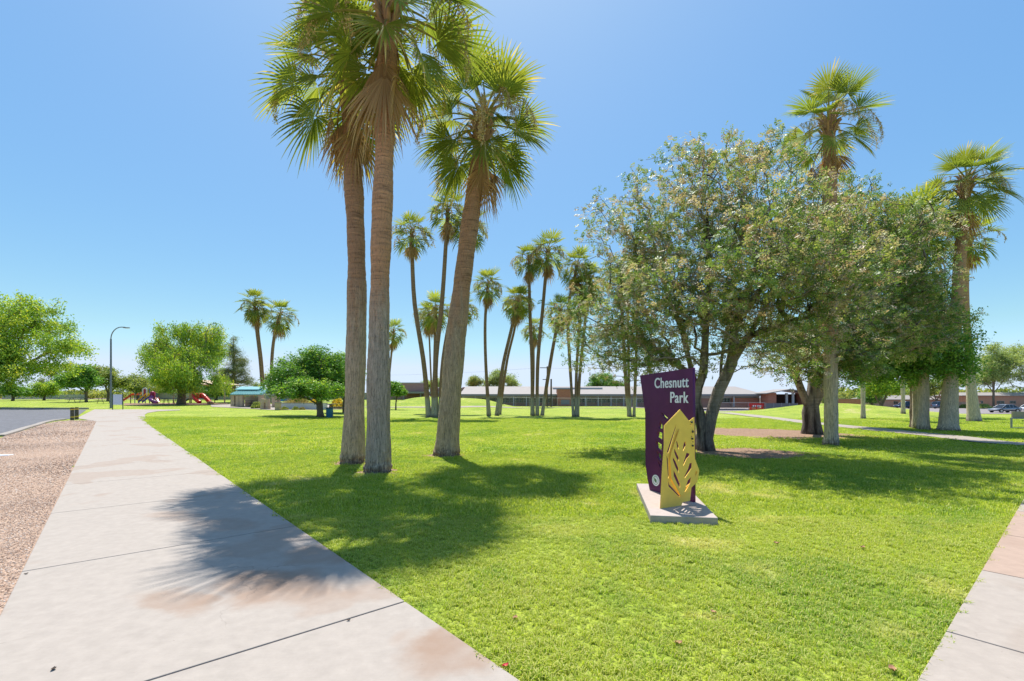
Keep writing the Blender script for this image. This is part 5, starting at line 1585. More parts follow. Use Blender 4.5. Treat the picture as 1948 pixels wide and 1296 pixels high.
# second play structure with the big red tube slides, under a canopy
f = far_foot(380, 86.5); kp2 = 86.5 / F_PX
X = lambda px: (px - 380) * kp2
ZZ = lambda py: CAM_H - (py - HOR) * kp2 - f.z
p2 = thing('play_structure', 'playground tower with twin dark red tube slides behind the weeping tree', 'play structure', f)
for px in (360, 363.5, 367, 392, 406):
    MB().tube([(X(px), .4 * (-1) ** int(px), -.1), (X(px), .4 * (-1) ** int(px), ZZ(738 if px < 370 else 750))], .07, 10).build('post', M['play_tan'] if px < 370 else M['dark_metal'], p2)
MB().box((X(365), .1, ZZ(757)), (1.4, 1.4, .12)).build('deck', M['play_tan'], p2)
MB().box((X(364), .5, ZZ(747)), (1.0, .08, 1.6)).build('panel', M['play_yellow'], p2)
mb = MB(); mb.add([(X(358), -.7, ZZ(736)), (X(370), -.7, ZZ(736)), (X(370), .9, ZZ(736)), (X(358), .9, ZZ(736)), (X(364), .1, ZZ(727))], [(0, 1, 4), (1, 2, 4), (2, 3, 4), (3, 0, 4), (3, 2, 1, 0)])
mb.build('tower_roof', M['play_teal'], p2)
MB().box((X(376), 0, ZZ(753)), (1.5, 1.0, .9)).build('tube_box', M['play_red'], p2, .12)
MB().tube([(X(372), -.2, ZZ(753)), (X(374), -.5, ZZ(758)), (X(380), -.7, ZZ(762)), (X(386), -.8, ZZ(765.5))], .36, 14).build('tube_slide', M['play_red'], p2)
MB().tube([(X(382), .1, ZZ(751)), (X(388), -.1, ZZ(753)), (X(395), -.3, ZZ(759)), (X(402), -.5, ZZ(765))], .36, 14).build('tube_slide', M['play_red'], p2)
mb = MB(); chute(mb, [(X(363), -.4, ZZ(760)), (X(358), -.6, ZZ(763)), (X(353), -.8, ZZ(766))], .5, .2)
mb.build('slide', M['green_frame'], p2)

f = far_foot(395, 90); kp3 = 90 / F_PX
X = lambda px: (px - 395) * kp3
ZZ = lambda py: CAM_H - (py - HOR) * kp3 - f.z
cn = thing('shade_canopy', 'beige cloth canopy on steel posts over the red tube slides', 'canopy', f)
for px, y in ((355, -3.5), (436.5, -1.5), (355, 3.5), (436.5, 3.5)):
    MB().tube([(X(px), y, -.1), (X(px), y, ZZ(731))], .12, 10).build('post', M['canopy'], cn)
mb = MB()
peak = [(X(372), 0, ZZ(722)), (X(412), 0, ZZ(724.5))]
crn = [(X(355), -3.5, ZZ(732.5)), (X(437), -1.5, ZZ(731.5)), (X(437), 3.5, ZZ(731.5)), (X(355), 3.5, ZZ(732.5))]
top = [Vector(p) for p in crn + peak]; bot = [v - Vector((0, 0, .18)) for v in top]
mb.add(top + bot, [(0, 1, 5, 4), (1, 2, 5), (2, 3, 4, 5), (3, 0, 4), (6, 10, 11, 7), (7, 11, 8), (8, 11, 10, 9), (9, 10, 6), (0, 6, 7, 1), (1, 7, 8, 2), (2, 8, 9, 3), (3, 9, 6, 0)])
mb.build('cloth', M['canopy'], cn)
f = far_foot(401, 83.5)
bl = thing('boulder', 'rounded tan boulder at the edge of the playground sand', 'boulder', f)
me = pebble_mesh(9).copy(); me.materials.clear(); me.materials.append(M['mulch'])
for p in me.polygons: p.use_smooth = True
inst('rock', me, bl, (0, 0, .2), (0, 0, .4), .6)

# ------------------------------------------------------------------ picnic shelter with turquoise roof, stone blocks, low white wall
M['turquoise'] = simple('turquoise_metal_roof', (0.19, 0.40, 0.40), 0.4, var=0.08)
M['stone'] = mat_brick('tan_stone', (0.50, 0.34, 0.22), (0.58, 0.42, 0.29), (0.42, 0.30, 0.21), .35, .2)
Ys = 69.0; ks = Ys / F_PX
f = far_foot(480, Ys)
X = lambda px: (px - 480) * ks
ZZ = lambda py: CAM_H - (py - HOR) * ks - f.z
rm = thing('picnic_shelter', 'picnic shelter with a turquoise two-tier roof and square tan stone columns', 'shelter', f)
def gable(mb, x0, x1, y0, y1, z0, z1, th=.12):
    ym = (y0 + y1) / 2
    vs = []
    for dz in (0, -th):
        vs += [(x0, y0, z0 + dz), (x1, y0, z0 + dz), (x1, ym, z1 + dz), (x0, ym, z1 + dz), (x0, y1, z0 + dz), (x1, y1, z0 + dz)]
    mb.add(vs, [(0, 1, 2, 3), (3, 2, 5, 4), (9, 8, 7, 6), (10, 11, 8, 9), (0, 6, 7, 1), (4, 5, 11, 10), (0, 3, 9, 6), (3, 4, 10, 9), (1, 7, 8, 2), (2, 8, 11, 5)])
mb = MB(); gable(mb, X(458), X(516), -2.6, 3.2, ZZ(750), ZZ(740)); mb.build('roof', M['turquoise'], rm)
mb = MB(); gable(mb, X(455), X(499), -1.0, 1.6, ZZ(741), ZZ(735.5)); mb.build('upper_roof', M['turquoise'], rm)
mb = MB()
for i in range(14):
    x = X(459) + i * (X(515) - X(459)) / 13
    mb.box((x, -1.15, (ZZ(750) + ZZ(740)) / 2 + .05), (.05, 3.05, .06), rot=Matrix.Rotation(math.atan2(ZZ(740) - ZZ(750), 2.9), 3, 'X'))
mb.build('roof_seam', M['turquoise'], rm)
MB().box((X(486), -2.3, ZZ(751.5)), (X(513) - X(459), .2, .2)).build('beam', M['canopy'], rm)
for px, y in ((461, -2.2), (470, -2.2), (476, -2.2), (512, -2.2), (461, 2.6), (512, 2.6)):
    MB().box((X(px), y, ZZ(752) / 2 + .05), (.52, .52, ZZ(752) - .1)).build('column', M['stone'], rm)
MB().box((X(465), 2.4, .7), (2.4, .3, 1.4)).build('low_wall', M['stone'], rm)
for i, (px, Y_, hpx, w_, lab) in enumerate(((505, 60, 20, 1.0, 'rough stone block with a gap at its foot, left of the dark round tree'), (529, 57, 14, .55, 'short square stone pillar at the left end of the low white wall'), (522, 66, 22, .5, 'slim stone pillar behind the short square one'))):
    f = far_foot(px, Y_); h = hpx * Y_ / F_PX
    o = thing('stone_pillar', lab, 'stone pillar', f)
    if i == 0:
        for sx in (-.32, .32):
            MB().tube([(sx, 0, -.05), (sx, 0, h * .5), (sx * .8, 0, h)], [.32, .29, .25], 9).build('stone', M['stone'], o)
        MB().box((0, 0, h * .8), (.7, .42, h * .35)).build('cap_stone', M['stone'], o, .05)
    else:
        MB().box((0, 0, h / 2 - .05), (w_, w_, h + .1)).build('shaft', M['stone'], o, .03)
        MB().box((0, 0, h + .04), (w_ + .08, w_ + .08, .08)).build('cap_stone', M['kerb'], o)
f = far_foot(577, 59); k = 59 / F_PX
o = thing('low_wall', 'low white plastered wall behind the small plants near the dark tree', 'wall', f)
MB().box((0, 0, .35), (90 * k, .3, .80)).build('wall', simple('white_plaster', (0.55, 0.53, 0.54), 0.8, var=0.06), o)
MB().box((0, 0, .785), (90 * k + .06, .36, .06)).build('coping', M['kerb'], o)
f = far_foot(535, 74)
o = thing('bench', 'low blue and white bench behind the low wall', 'bench', f)
MB().box((.5, 0, .55), (2.4, .5, .08)).build('seat', M['white_paint'], o)
MB().box((.5, .25, .85), (2.4, .06, .35)).build('backrest', M['blue'], o)
for sx in (-.4, 1.4):
    MB().box((sx, 0, .26), (.08, .45, .52)).build('leg', M['dark_metal'], o)
# ------------------------------------------------------------------ school, hall, walls, fences
M['brick'] = mat_brick('red_brick', (0.442, 0.163, 0.098), (0.520, 0.202, 0.124), (0.429, 0.286, 0.234))
M['brick_dull'] = mat_brick('dull_brick', (0.390, 0.208, 0.163), (0.442, 0.247, 0.195), (0.403, 0.312, 0.273))
M['roof_pale'] = simple('pale_roof_sheet', (0.27, 0.24, 0.22), 0.7, var=0.06, scale=.8)
M['fascia'] = simple('grey_fascia', (0.22, 0.22, 0.23), 0.6)
M['fascia_light'] = simple('light_trim', (0.42, 0.42, 0.43), 0.6)
m, nt, b, out = new_mat('window_glass'); b.inputs['Base Color'].default_value = (0.035, 0.06, 0.05, 1); b.inputs['Roughness'].default_value = 0.12; b.inputs['Specular IOR Level'].default_value = 0.6
M['glass'] = m
M['frame'] = simple('window_frame', (0.30, 0.32, 0.31), 0.5)
M['fence_metal'] = simple('galvanised_metal', (0.34, 0.35, 0.36), 0.5, metal=0.3)
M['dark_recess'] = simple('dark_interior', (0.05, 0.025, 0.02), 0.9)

Yb = 104.0; kb = Yb / F_PX
f = far_foot(1170, Yb)
X = lambda px: (px - 1170) * kb
ZZ = lambda py: CAM_H - (py - HOR) * kb - f.z
sc_ = thing('school_building', 'long low school building with pale roof, brick base and a band of windows', 'school', f)
x0, x1 = X(876), X(1447)
zr0, zr1 = ZZ(750.0), ZZ(742.5)
# pale sloping roof with deep fascia
mb = MB(); th = .12
mb.add([(x0, -1.6, zr0), (x1, -1.6, zr0), (x1, 12, zr1 + 1.1), (x0, 12, zr1 + 1.1), (x0, -1.6, zr0 - th), (x1, -1.6, zr0 - th), (x1, 12, zr1 + 1.1 - th), (x0, 12, zr1 + 1.1 - th)], [(0, 1, 2, 3), (7, 6, 5, 4), (0, 4, 5, 1), (1, 5, 6, 2), (2, 6, 7, 3), (3, 7, 4, 0)])
mb.build('roof', M['roof_pale'], sc_)
MB().box(((x0 + x1) / 2, -1.66, zr0 - .22), (x1 - x0, .1, .42)).build('fascia', M['fascia'], sc_)
MB().box(((x0 + x1) / 2, .15, zr0 / 2 - .3), (x1 - x0 - .4, .3, zr0 + .2)).build('wall', M['brick_dull'], sc_)
MB().box(((x0 + x1) / 2, -.04, ZZ(755.5)), (x1 - x0 - .6, .1, .55)).build('light_band', M['fascia_light'], sc_)
wz0, wz1 = ZZ(766.0), ZZ(757.6)
wpx = list(np.arange(884, 1052, 9.0)) + list(np.arange(1092, 1240, 9.5)) + [1376, 1384]
ring = None
for wx in wpx:
    w_ = 8.0 * kb
    fr = MB()
    for a, c_, s_ in ((0, (X(wx), -.06, wz1), (w_, .09, .07)), (0, (X(wx), -.06, wz0), (w_, .09, .07)), (0, (X(wx) - w_ / 2, -.06, (wz0 + wz1) / 2), (.07, .085, wz1 - wz0)), (0, (X(wx) + w_ / 2, -.06, (wz0 + wz1) / 2), (.07, .085, wz1 - wz0)), (0, (X(wx), -.055, wz0 + (wz1 - wz0) * .42), (w_, .06, .05))):
        fr.box(c_, s_)
    wo = fr.build('window', M['frame'], sc_)
    MB().box((X(wx), -.02, (wz0 + wz1) / 2), (w_ - .08, .02, wz1 - wz0 - .06)).build('pane', M['glass'], wo)
for cx_ in list(np.arange(905, 1052, 24.0)) + list(np.arange(1112, 1240, 24.0)) + [1391, 1442]:
    MB().box((X(cx_), -1.25, (zr0 - .45) / 2 - .1), (.22, .22, zr0 - .25)).build('column', M['fascia_light'], sc_)
# brick block breaking the front
MB().box((X(1072), -1.0, ZZ(741.2) / 2 - .2), (27 * kb, 2.4, ZZ(741.2) + .4)).build('brick_block', M['brick'], sc_)
MB().box((X(1072), -1.0, ZZ(741.0) + .05), (28 * kb, 2.6, .16)).build('block_coping', M['fascia'], sc_)
MB().box((X(1073), -2.24, ZZ(765)), (16 * kb, .08, 1.0)).build('vent_panel', M['fascia'], sc_)
MB().box((X(1107), 9, ZZ(740.2)), (100 * kb, 5, .9)).build('roof_monitor', M['fascia_light'], sc_)
MB().box((X(1415), -.35, ZZ(766)), (48 * kb, .3, 2.0)).build('brick_infill', M['brick'], sc_)

# gable porch at the right end
Yg = 101.0; kg = Yg / F_PX
f = far_foot(1488, Yg)
X = lambda px: (px - 1488) * kg
ZZ = lambda py: CAM_H - (py - HOR) * kg - f.z
gb = thing('entrance_porch', 'brick entrance porch with a shallow pale gable roof beside the school', 'porch', f)
MB().box((X(1462), 0, ZZ(747.5) / 2 - .2), (15 * kg, 3, ZZ(747.5) + .4)).build('wall', M['brick'], gb)
MB().box((X(1535), 0, ZZ(747.5) / 2 - .2), (30 * kg, 3, ZZ(747.5) + .4)).build('wall', M['brick'], gb)
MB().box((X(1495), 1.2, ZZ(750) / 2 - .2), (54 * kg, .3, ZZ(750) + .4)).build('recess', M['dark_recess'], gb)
for px in (1491, 1503):
    MB().box((X(px), -1.0, ZZ(748) / 2 - .2), (.45, .3, ZZ(748) + .4)).build('column', M['fascia_light'], gb)
mb = MB()
vs = []
for y in (-2.6, 4):
    vs += [(X(1446), y, ZZ(748.2)), (X(1490), y, ZZ(740.5)), (X(1545), y, ZZ(748.2)), (X(1446), y, ZZ(749.8)), (X(1490), y, ZZ(742.2)), (X(1545), y, ZZ(749.8))]
mb.add(vs, [(0, 1, 7, 6), (1, 2, 8, 7), (3, 9, 10, 4), (4, 10, 11, 5), (0, 3, 4, 1), (1, 4, 5, 2), (6, 7, 10, 9), (7, 8, 11, 10), (0, 6, 9, 3), (2, 5, 11, 8)])
mb.build('roof', M['roof_pale'], gb)

# brick hall behind the mound, with a flat canopy
Yh = 125.0; kh = Yh / F_PX
f = far_foot(800, Yh)
X = lambda px: (px - 800) * kh
ZZ = lambda py: CAM_H - (py - HOR) * kh - f.z
hl = thing('brick_hall', 'plain red brick hall with a flat projecting canopy behind the grassy mound', 'hall', f)
MB().box((X(766), 4, ZZ(729) / 2 - .5), (74 * kh, 8, ZZ(729) + 1)).build('wall', M['brick_dull'], hl)
MB().box((X(766), 4, ZZ(728.6)), (76 * kh, 8.3, .22)).build('parapet', M['fascia_light'], hl)
MB().box((X(868), 5, ZZ(738) / 2 - .5), (104 * kh, 7, ZZ(738) + 1)).build('side_wing', M['brick_dull'], hl)
MB().box((X(905), 9, ZZ(736) / 2 - .5), (60 * kh, 6, ZZ(736) + 1)).build('rear_wing', M['brick'], hl)
MB().box((X(825), -2.2, ZZ(747.3)), (112 * kh, 5, .45)).build('canopy', M['fascia'], hl)
for px in (775, 806, 838, 870):
    MB().box((X(px), -4.2, ZZ(747.5) / 2 - .2), (.25, .25, ZZ(747.5) + .2)).build('column', M['fascia'], hl)
for px in (802, 812):
    MB().box((X(px), -.02, ZZ(755)), (1.0, .06, 2.2)).build('door', M['fascia'], hl)
for px in (793, 890):
    MB().box((X(px), 1.2, ZZ(744.6)), (.9, .9, .7)).build('roof_unit', M['fascia_light'], hl)

def chain_fence(label, pix, h, Y0s, step=3.0, rail=True):
    P = [far_foot(a, y) for (a, y) in zip(pix, Y0s)]
    o = thing('chain_link_fence', label, 'fence', P[0])
    mb = MB(); wire = MB()
    for a, c_ in zip(P[:-1], P[1:]):
        n = max(1, int((c_ - a).length / step))
        for i in range(n + (1 if c_ is P[-1] else 0)):
            q_ = a.lerp(c_, i / n); q_.z = tz(q_.x, q_.y)
            MB().tube([q_ - P[0] - Vector((0, 0, .1)), q_ - P[0] + Vector((0, 0, h))], .038, 6).build('post', M['fence_metal'], o)
        up = Vector((0, 0, h))
        mb.tube([a - P[0] + up, c_ - P[0] + up], .028, 5)
        L = (c_ - a).length
        d = (c_ - a) / L
        m_ = int(L / .16)
        for i in range(m_):                          # woven wire, drawn as thin slanting strands
            for sgn_ in (1, -1):
                p = a - P[0] + d * (i * .16); e = p + d * (h * .45 * sgn_)
                w = .004
                wire.add([p + Vector((0, 0, 0)), p + d * w * 2, e + d * w * 2 + up, e + up], [(0, 1, 2, 3)])
    mb.build('rail', M['fence_metal'], o)
    ob = wire.build('wire_mesh', M['fence_metal'], o); ob['kind'] = 'stuff'
    return o
chain_fence('chain link fence along the school wall, left of the sign', [955, 1060, 1230], 1.75, [97, 97, 95], 2.6)
chain_fence('chain link fence between sign and entrance porch', [1362, 1455], 1.75, [95, 94], 2.6)
# grey screen fence in front of the porch
f = far_foot(1487, 92)
o = thing('screen_fence', 'dark grey screen fence before the entrance porch, above the right mound', 'fence', f)
kf = 92 / F_PX
for i in range(5):
    MB().tube([((-30 + i * 15) * kf, 0, -.1), ((-30 + i * 15) * kf, 0, 1.7)], .04, 6).build('post', M['fence_metal'], o)
for i in range(4):
    MB().box(((-22.5 + i * 15) * kf, 0, .85), (15 * kf - .1, .03, 1.55)).build('screen_panel', simple('grey_screen_%d' % i, (0.14, 0.145, 0.16), 0.8) if i == 0 else bpy.data.materials['grey_screen_0'], o)
# red barrier on the fence
f = far_foot(1439, 93); kf = 93 / F_PX
o = thing('barrier', 'red and white construction barrier standing at the fence before the porch', 'barrier', f)
MB().box((0, 0, 1.35), (28 * kf, .1, .55)).build('board', M['play_red'], o)
mb = MB()
for i in range(5):
    mb.box(((-6 + i * 4.2) * kf, -.055, 1.12), (2.6 * kf, .01, .28))
mb.build('panel', M['white_paint'], o)
MB().box((0, 0, .55), (28 * kf, .1, .35)).build('board', M['play_orange'], o)
for sx in (-11, 0, 11):
    MB().box((sx * kf, 0, .65), (.16, .3, 1.4)).build('leg', M['play_red'], o)

# brick garden wall at the right
Yw = 78; f = far_foot(1615, Yw); kw = Yw / F_PX
o = thing('brick_wall', 'orange red brick garden wall between the tree trunks right of the mound', 'wall', f)
MB().box((-5 * kw, 0, 1.1), (56 * kw, .3, 2.8)).build('wall', M['brick'], o)
MB().box((-5 * kw, 0, 2.54), (56 * kw + .1, .36, .08)).build('coping', M['kerb'], o)
MB().box((26 * kw, .2, 1.1), (7 * kw, .4, 2.8)).build('pier', M['fascia_light'], o)

# left far fence
f = far_foot(80, 140); kf = 140 / F_PX
o = thing('pale_fence', 'long pale grey picket fence at the far left edge of the park', 'fence', f)
mb = MB()
for i in range(75):
    mb.box(((-75 + i * 2.15) * kf, 0, .75), (.16, .05, 1.5))
ob = mb.build('picket', simple('fence_grey', (0.36, 0.37, 0.40), 0.7), o); ob['kind'] = 'stuff'
for z in (.35, 1.25):
    MB().box((5 * kf, .06, z), (162 * kf, .05, .1)).build('rail', M['fence_metal'], o)
f = far_foot(495, 128); kf = 128 / F_PX
o = thing('grey_wall', 'long pale block wall behind the playground and the picnic shelter', 'wall', f)
MB().box((0, 0, .7), (420 * kf, .3, 2.2)).build('wall', simple('block_wall', (0.34, 0.30, 0.28), 0.9, var=.1, scale=1), o)
MB().box((0, 0, 1.84), (420 * kf, .38, .1)).build('coping', M['kerb'], o)

# houses across the street
def house(label, px, Y, wpx, wall_top, base, roof_top, wallm, wins, seed, roofm='roof_pale'):
    k = Y / F_PX
    f = far_foot(px, Y)
    x = lambda p: (p - px) * k
    z = lambda p: CAM_H - (p - HOR) * k - f.z
    h = thing('house', label, 'house', f)
    W = wpx * k
    MB().box((0, 4, z(wall_top) / 2 - .2), (W, 8, z(wall_top) + .4)).build('wall', wallm, h)
    mb = MB(); e = .5
    a, b_, c_, d = (-W / 2 - e, -e, z(wall_top)), (W / 2 + e, -e, z(wall_top)), (W / 2 + e, 8 + e, z(wall_top)), (-W / 2 - e, 8 + e, z(wall_top))
    r0, r1 = (-W / 2 + 3, 4, z(roof_top)), (W / 2 - 3, 4, z(roof_top))
    lo = [(p[0], p[1], p[2] - .18) for p in (a, b_, c_, d)]
    mb.add([a, b_, c_, d, r0, r1] + lo, [(0, 1, 5, 4), (1, 2, 5), (2, 3, 4, 5), (3, 0, 4), (9, 8, 7, 6), (0, 6, 7, 1), (1, 7, 8, 2), (2, 8, 9, 3), (3, 9, 6, 0)])
    mb.build('roof', M[roofm], h)
    for w0, w1, t0, t1 in wins:
        fr = MB()
        cx_, cz_, ww, hh = x((w0 + w1) / 2), z((t0 + t1) / 2), (w1 - w0) * k, (t1 - t0) * k
        for c_, s_ in (((cx_, -.03, cz_ + hh / 2), (ww + .1, .1, .08)), ((cx_, -.03, cz_ - hh / 2), (ww + .1, .1, .08)), ((cx_ - ww / 2, -.03, cz_), (.08, .095, hh)), ((cx_ + ww / 2, -.03, cz_), (.08, .095, hh)), ((cx_, -.03, cz_), (.06, .07, hh))):
            fr.box(c_, s_)
        wo = fr.build('window', M['frame'], h)
        MB().box((cx_, -.015, cz_), (ww, .02, hh)).build('pane', M['glass'], wo)
    return h
M['stucco'] = simple('pink_stucco', (0.546, 0.293, 0.202), 0.9, var=0.08, scale=1.5)
M['stucco_tan'] = simple('tan_stucco', (0.572, 0.370, 0.280), 0.9, var=0.08, scale=1.5)
house('pinkish orange house with dark windows behind the silver car', 1925, 126, 190, 752.5, 778, 746.5, M['stucco'], [(1864, 1869.5, 763, 768), (1896, 1910, 763, 768.5), (1921, 1932, 763, 768)], 1)
house('tan house with a pale roof behind the dark car at the right', 1730, 132, 150, 760, 779, 752, M['stucco_tan'], [(1700, 1708, 764, 769), (1722, 1730, 764, 769)], 2)
f = far_foot(1790, 123.5); kf = 123.5 / F_PX
o = thing('garden_wall', 'low pinkish garden wall behind the blue car', 'wall', f)
MB().box((0, 0, .75), (150 * kf, .3, 1.7)).build('wall', M['stucco_tan'], o)
MB().box((0, 0, 1.62), (150 * kf, .38, .08)).build('coping', M['stucco'], o)

# ------------------------------------------------------------------ cars
M['tyre'] = simple('tyre_rubber', (0.02, 0.02, 0.02), 0.8)
M['rim'] = simple('alloy_rim', (0.42, 0.42, 0.44), 0.3, metal=0.7)
M['car_glass'] = simple('tinted_glass', (0.012, 0.015, 0.02), 0.08, spec=0.7)
M['lamp_red'] = simple('red_lamp', (0.35, 0.02, 0.02), 0.3)
M['trim_black'] = simple('black_trim', (0.025, 0.025, 0.028), 0.5)
def paint(n, c_, metal=.55):
    return simple(n, c_, 0.25, metal=metal, var=.04, spec=.6)
def car(name, label, px, py, Y, L, H, colour, rz, suv=False):
    f = Vector(((px - CX) / F_PX * Y, Y, 0)); f.z = tz(f.x, f.y) + .03
    c_ = thing(name, label, 'car', f, rz, group='cars parked along the street')
    W = 1.8; hl = L / 2; gz = .22; bz = H * (.60 if not suv else .58)
    # lower body: stations along the length, section with rounded shoulders
    if suv:
        stn = [(-hl, .50, bz * .93, .80), (-hl + .08, .30, bz * 1.0, .90), (-hl * .55, gz, bz * 1.02, 1), (0, gz, bz * 1.0, 1), (hl * .35, gz, bz * .98, 1), (hl * .62, gz, bz * .92, .98), (hl - .25, .28, bz * .84, .92), (hl, .42, bz * .66, .80)]
        gl = [(-hl + .12, bz, bz), (-hl + .40, bz, H * .97), (-hl + .8, bz, H), (hl * .05, bz, H), (hl * .22, bz, H * .95), (hl * .52, bz, bz)]
    else:
        stn = [(-hl, .48, bz * .95, .80), (-hl + .10, .30, bz * 1.05, .90), (-hl * .62, gz, bz * 1.06, 1), (0, gz, bz * 1.0, 1), (hl * .4, gz, bz * .97, 1), (hl * .65, gz, bz * .90, .98), (hl - .25, .28, bz * .80, .92), (hl, .40, bz * .60, .80)]
        gl = [(-hl * .74, bz, bz * 1.05), (-hl * .40, bz, H * .98), (-hl * .20, bz, H), (hl * .10, bz, H * .985), (hl * .22, bz, H * .93), (hl * .52, bz, bz)]
    vs, fs = [], []
    for x, z0, z1, wf in stn:
        w = W / 2 * wf; zm = z0 + (z1 - z0) * .62
        vs += [(x, -w * .93, z0), (x, -w, zm), (x, -w * .94, z1 - .05), (x, -w * .80, z1), (x, w * .80, z1), (x, w * .94, z1 - .05), (x, w, zm), (x, w * .93, z0)]
    for i in range(len(stn) - 1):
        fs += [(i * 8 + k, i * 8 + (k + 1) % 8, (i + 1) * 8 + (k + 1) % 8, (i + 1) * 8 + k) for k in range(8)]
    fs += [tuple(range(8))[::-1], tuple((len(stn) - 1) * 8 + k for k in range(8))]
    MB().add(vs, fs, 0, True).build('body', colour, c_)
    # cabin: glass house with body-coloured roof and pillars
    vs, fs = [], []
    for x, zb, zt in gl:
        t = (zt - bz) / max(.01, H - bz); w0, w1 = W / 2 * .92, W / 2 * (.92 - .17 * max(0, t))
        vs += [(x, -w0, bz - .04), (x, -w1, zt), (x, w1, zt), (x, w0, bz - .04)]
    for i in range(len(gl) - 1):
        fs += [(i * 4 + k, i * 4 + k + 1, (i + 1) * 4 + k + 1, (i + 1) * 4 + k) for k in range(3)]
    fs += [(3, 2, 1, 0), tuple((len(gl) - 1) * 4 + k for k in range(4))]
    MB().add(vs, fs, 0).build('window', M['car_glass'], c_)
    mb = MB()
    w1 = W / 2 * .75
    xs = [g_ for g_ in gl if g_[2] > H * .9]
    for i in range(len(xs) - 1):
        a, d = xs[i], xs[i + 1]
        mb.add([(a[0], -w1 - .02, a[2] - .03), (d[0], -w1 - .02, d[2] - .03), (d[0], -w1 * .9, d[2] + .03), (a[0], -w1 * .9, a[2] + .03), (a[0], w1 * .9, a[2] + .03), (d[0], w1 * .9, d[2] + .03), (d[0], w1 + .02, d[2] - .03), (a[0], w1 + .02, a[2] - .03)], [(0, 1, 2, 3), (3, 2, 5, 4), (4, 5, 6, 7)])
    for sy in (-1, 1):
        for (xa, za), (xb, zb_) in (((gl[0][0], bz + .02), (gl[1][0], gl[1][2])), ((gl[-1][0], bz + .02), (gl[-2][0], gl[-2][2])), ((-.05 * hl, bz), (-.05 * hl, H * .97)), ((gl[1][0] + .25, bz), (gl[1][0] + .2, H * .97))):
            mb.tube([(xa, sy * W / 2 * .925, za), (xb, sy * (w1 + .02), zb_)], .045, 6)
    mb.build('roof', colour, c_)
    for sx, wx in ((-1, -hl * .60), (1, hl * .62)):
        for sy in (-1, 1):
            r_ = .33 if not suv else .37
            wl_ = MB().tube([(wx, sy * (W / 2 - .19), r_), (wx, sy * (W / 2 + .012), r_)], r_, 20, smooth=False).build('wheel', M['tyre'], c_)
            MB().tube([(wx, sy * (W / 2), r_), (wx, sy * (W / 2 + .022), r_)], r_ * .62, 14, smooth=False).build('rim', M['rim'], wl_)
            MB().tube([(wx, sy * (W / 2 - .05), r_ + .0), (wx, sy * (W / 2 + .004), r_ + .0)], r_ + .07, 20, smooth=False).build('wheel_arch', M['trim_black'], c_)
    for sy in (-1, 1):
        MB().box((hl - .16, sy * W * .36, bz * .70), (.16, .34, .14)).build('headlight', M['white_paint'], c_)
        MB().box((-hl + .04, sy * W * .36, bz * .82), (.12, .32, .16)).build('tail_light', M['lamp_red'], c_)
        MB().box((hl * .36, sy * (W / 2 + .06), bz + .06), (.14, .16, .12)).build('mirror', colour, c_)
        MB().box((0, sy * W / 2 * .99, .30), (L * .42, .04, .12)).build('sill', M['trim_black'], c_)
    return c_
car('sedan', 'silver sedan parked behind the tan exercise bench at the right', 1911, 786, 86, 4.75, 1.46, paint('silver_paint', (0.30, 0.31, 0.34)), R(180))
car('sedan', 'white car at the right edge behind the silver sedan', 1962, 784, 92, 4.7, 1.55, paint('white_car_paint', (0.62, 0.63, 0.66), .1), R(180))
car('suv', 'blue grey estate car seen between the two pale palm feet', 1797, 778, 116, 5.2, 1.75, paint('blue_grey_paint', (0.12, 0.16, 0.23)), 0, True)
car('suv', 'dark navy car with a pale bonnet left of the rough barked palm', 1723, 777, 117, 5.0, 1.72, paint('navy_paint', (0.03, 0.045, 0.09)), R(180), True)

# ------------------------------------------------------------------ exercise bench at the right edge
f = gp(1930, 816)
k = f.y / F_PX
M['tan_panel'] = simple('tan_board', (0.30, 0.25, 0.20), 0.7)
o = thing('exercise_bench', 'grey metal frame bench with a tan back panel at the right edge of the lawn', 'bench', f)
MB().box((14 * k, .05, 26 * k), (34 * k, .08, 14 * k)).build('backrest', M['tan_panel'], o)
MB().tube([(-8 * k, 0, 20 * k), (34 * k, 0, 20 * k)], .04, 8).build('rail', M['steel'], o)
for px in (-6, 34):
    MB().tube([(px * k, 0, -.05), (px * k, 0, 20.5 * k)], .05, 8).build('leg', M['steel'], o)
mb = MB(); mb.tube([(3 * k, -.5, -.05), (3 * k, -.5, 13 * k), (5 * k, -.5, 14 * k), (34 * k, -.5, 14.5 * k)], .035, 8); mb.build('front_frame', M['green_frame'], o)
MB().box((22 * k, -.35, 15.5 * k), (26 * k, .4, .05)).build('seat', M['green_frame'], o)
mb = MB(); mb.tube([(-6 * k, 0, .06), (34 * k, 0, .06)], .03, 6); mb.build('foot_bar', M['steel'], o)

# ------------------------------------------------------------------ poles, lamp, wires
M['pole_wood'] = simple('utility_pole_wood', (0.10, 0.075, 0.06), 0.9, var=.3, scale=8)
for px, Y_, top, rr, lab, arms in ((1041, 93, 697, .15, 'thin wooden utility pole with cross arms behind the leaning slim palm', True), (1048.5, 94, 721, .19, 'thick short wooden post right of the utility pole', False), (1733, 77.2, 735, .17, 'brown wooden pole at the street edge beside the rough barked palm', False)):
    f = far_foot(px, Y_); z = CAM_H - (top - HOR) * Y_ / F_PX - f.z
    o = thing('utility_pole', lab, 'pole', f)
    MB().tube([(0, 0, -.2), (0, 0, z)], [rr, rr * .8], 10).build('pole', M['pole_wood'], o)
    MB().tube([(0, 0, z), (0, 0, z + .06)], [rr * .84, rr * .4], 10).build('cap', M['fence_metal'], o)
    if arms:
        for zz, L_ in ((z - .3, 2.0), (z - 2.6, 1.0)):
            MB().box((-.4, 0, zz), (L_, .12, .14)).build('cross_arm', M['pole_wood'], o)
Yw_ = 93; zt = CAM_H - (700 - HOR) * Yw_ / F_PX
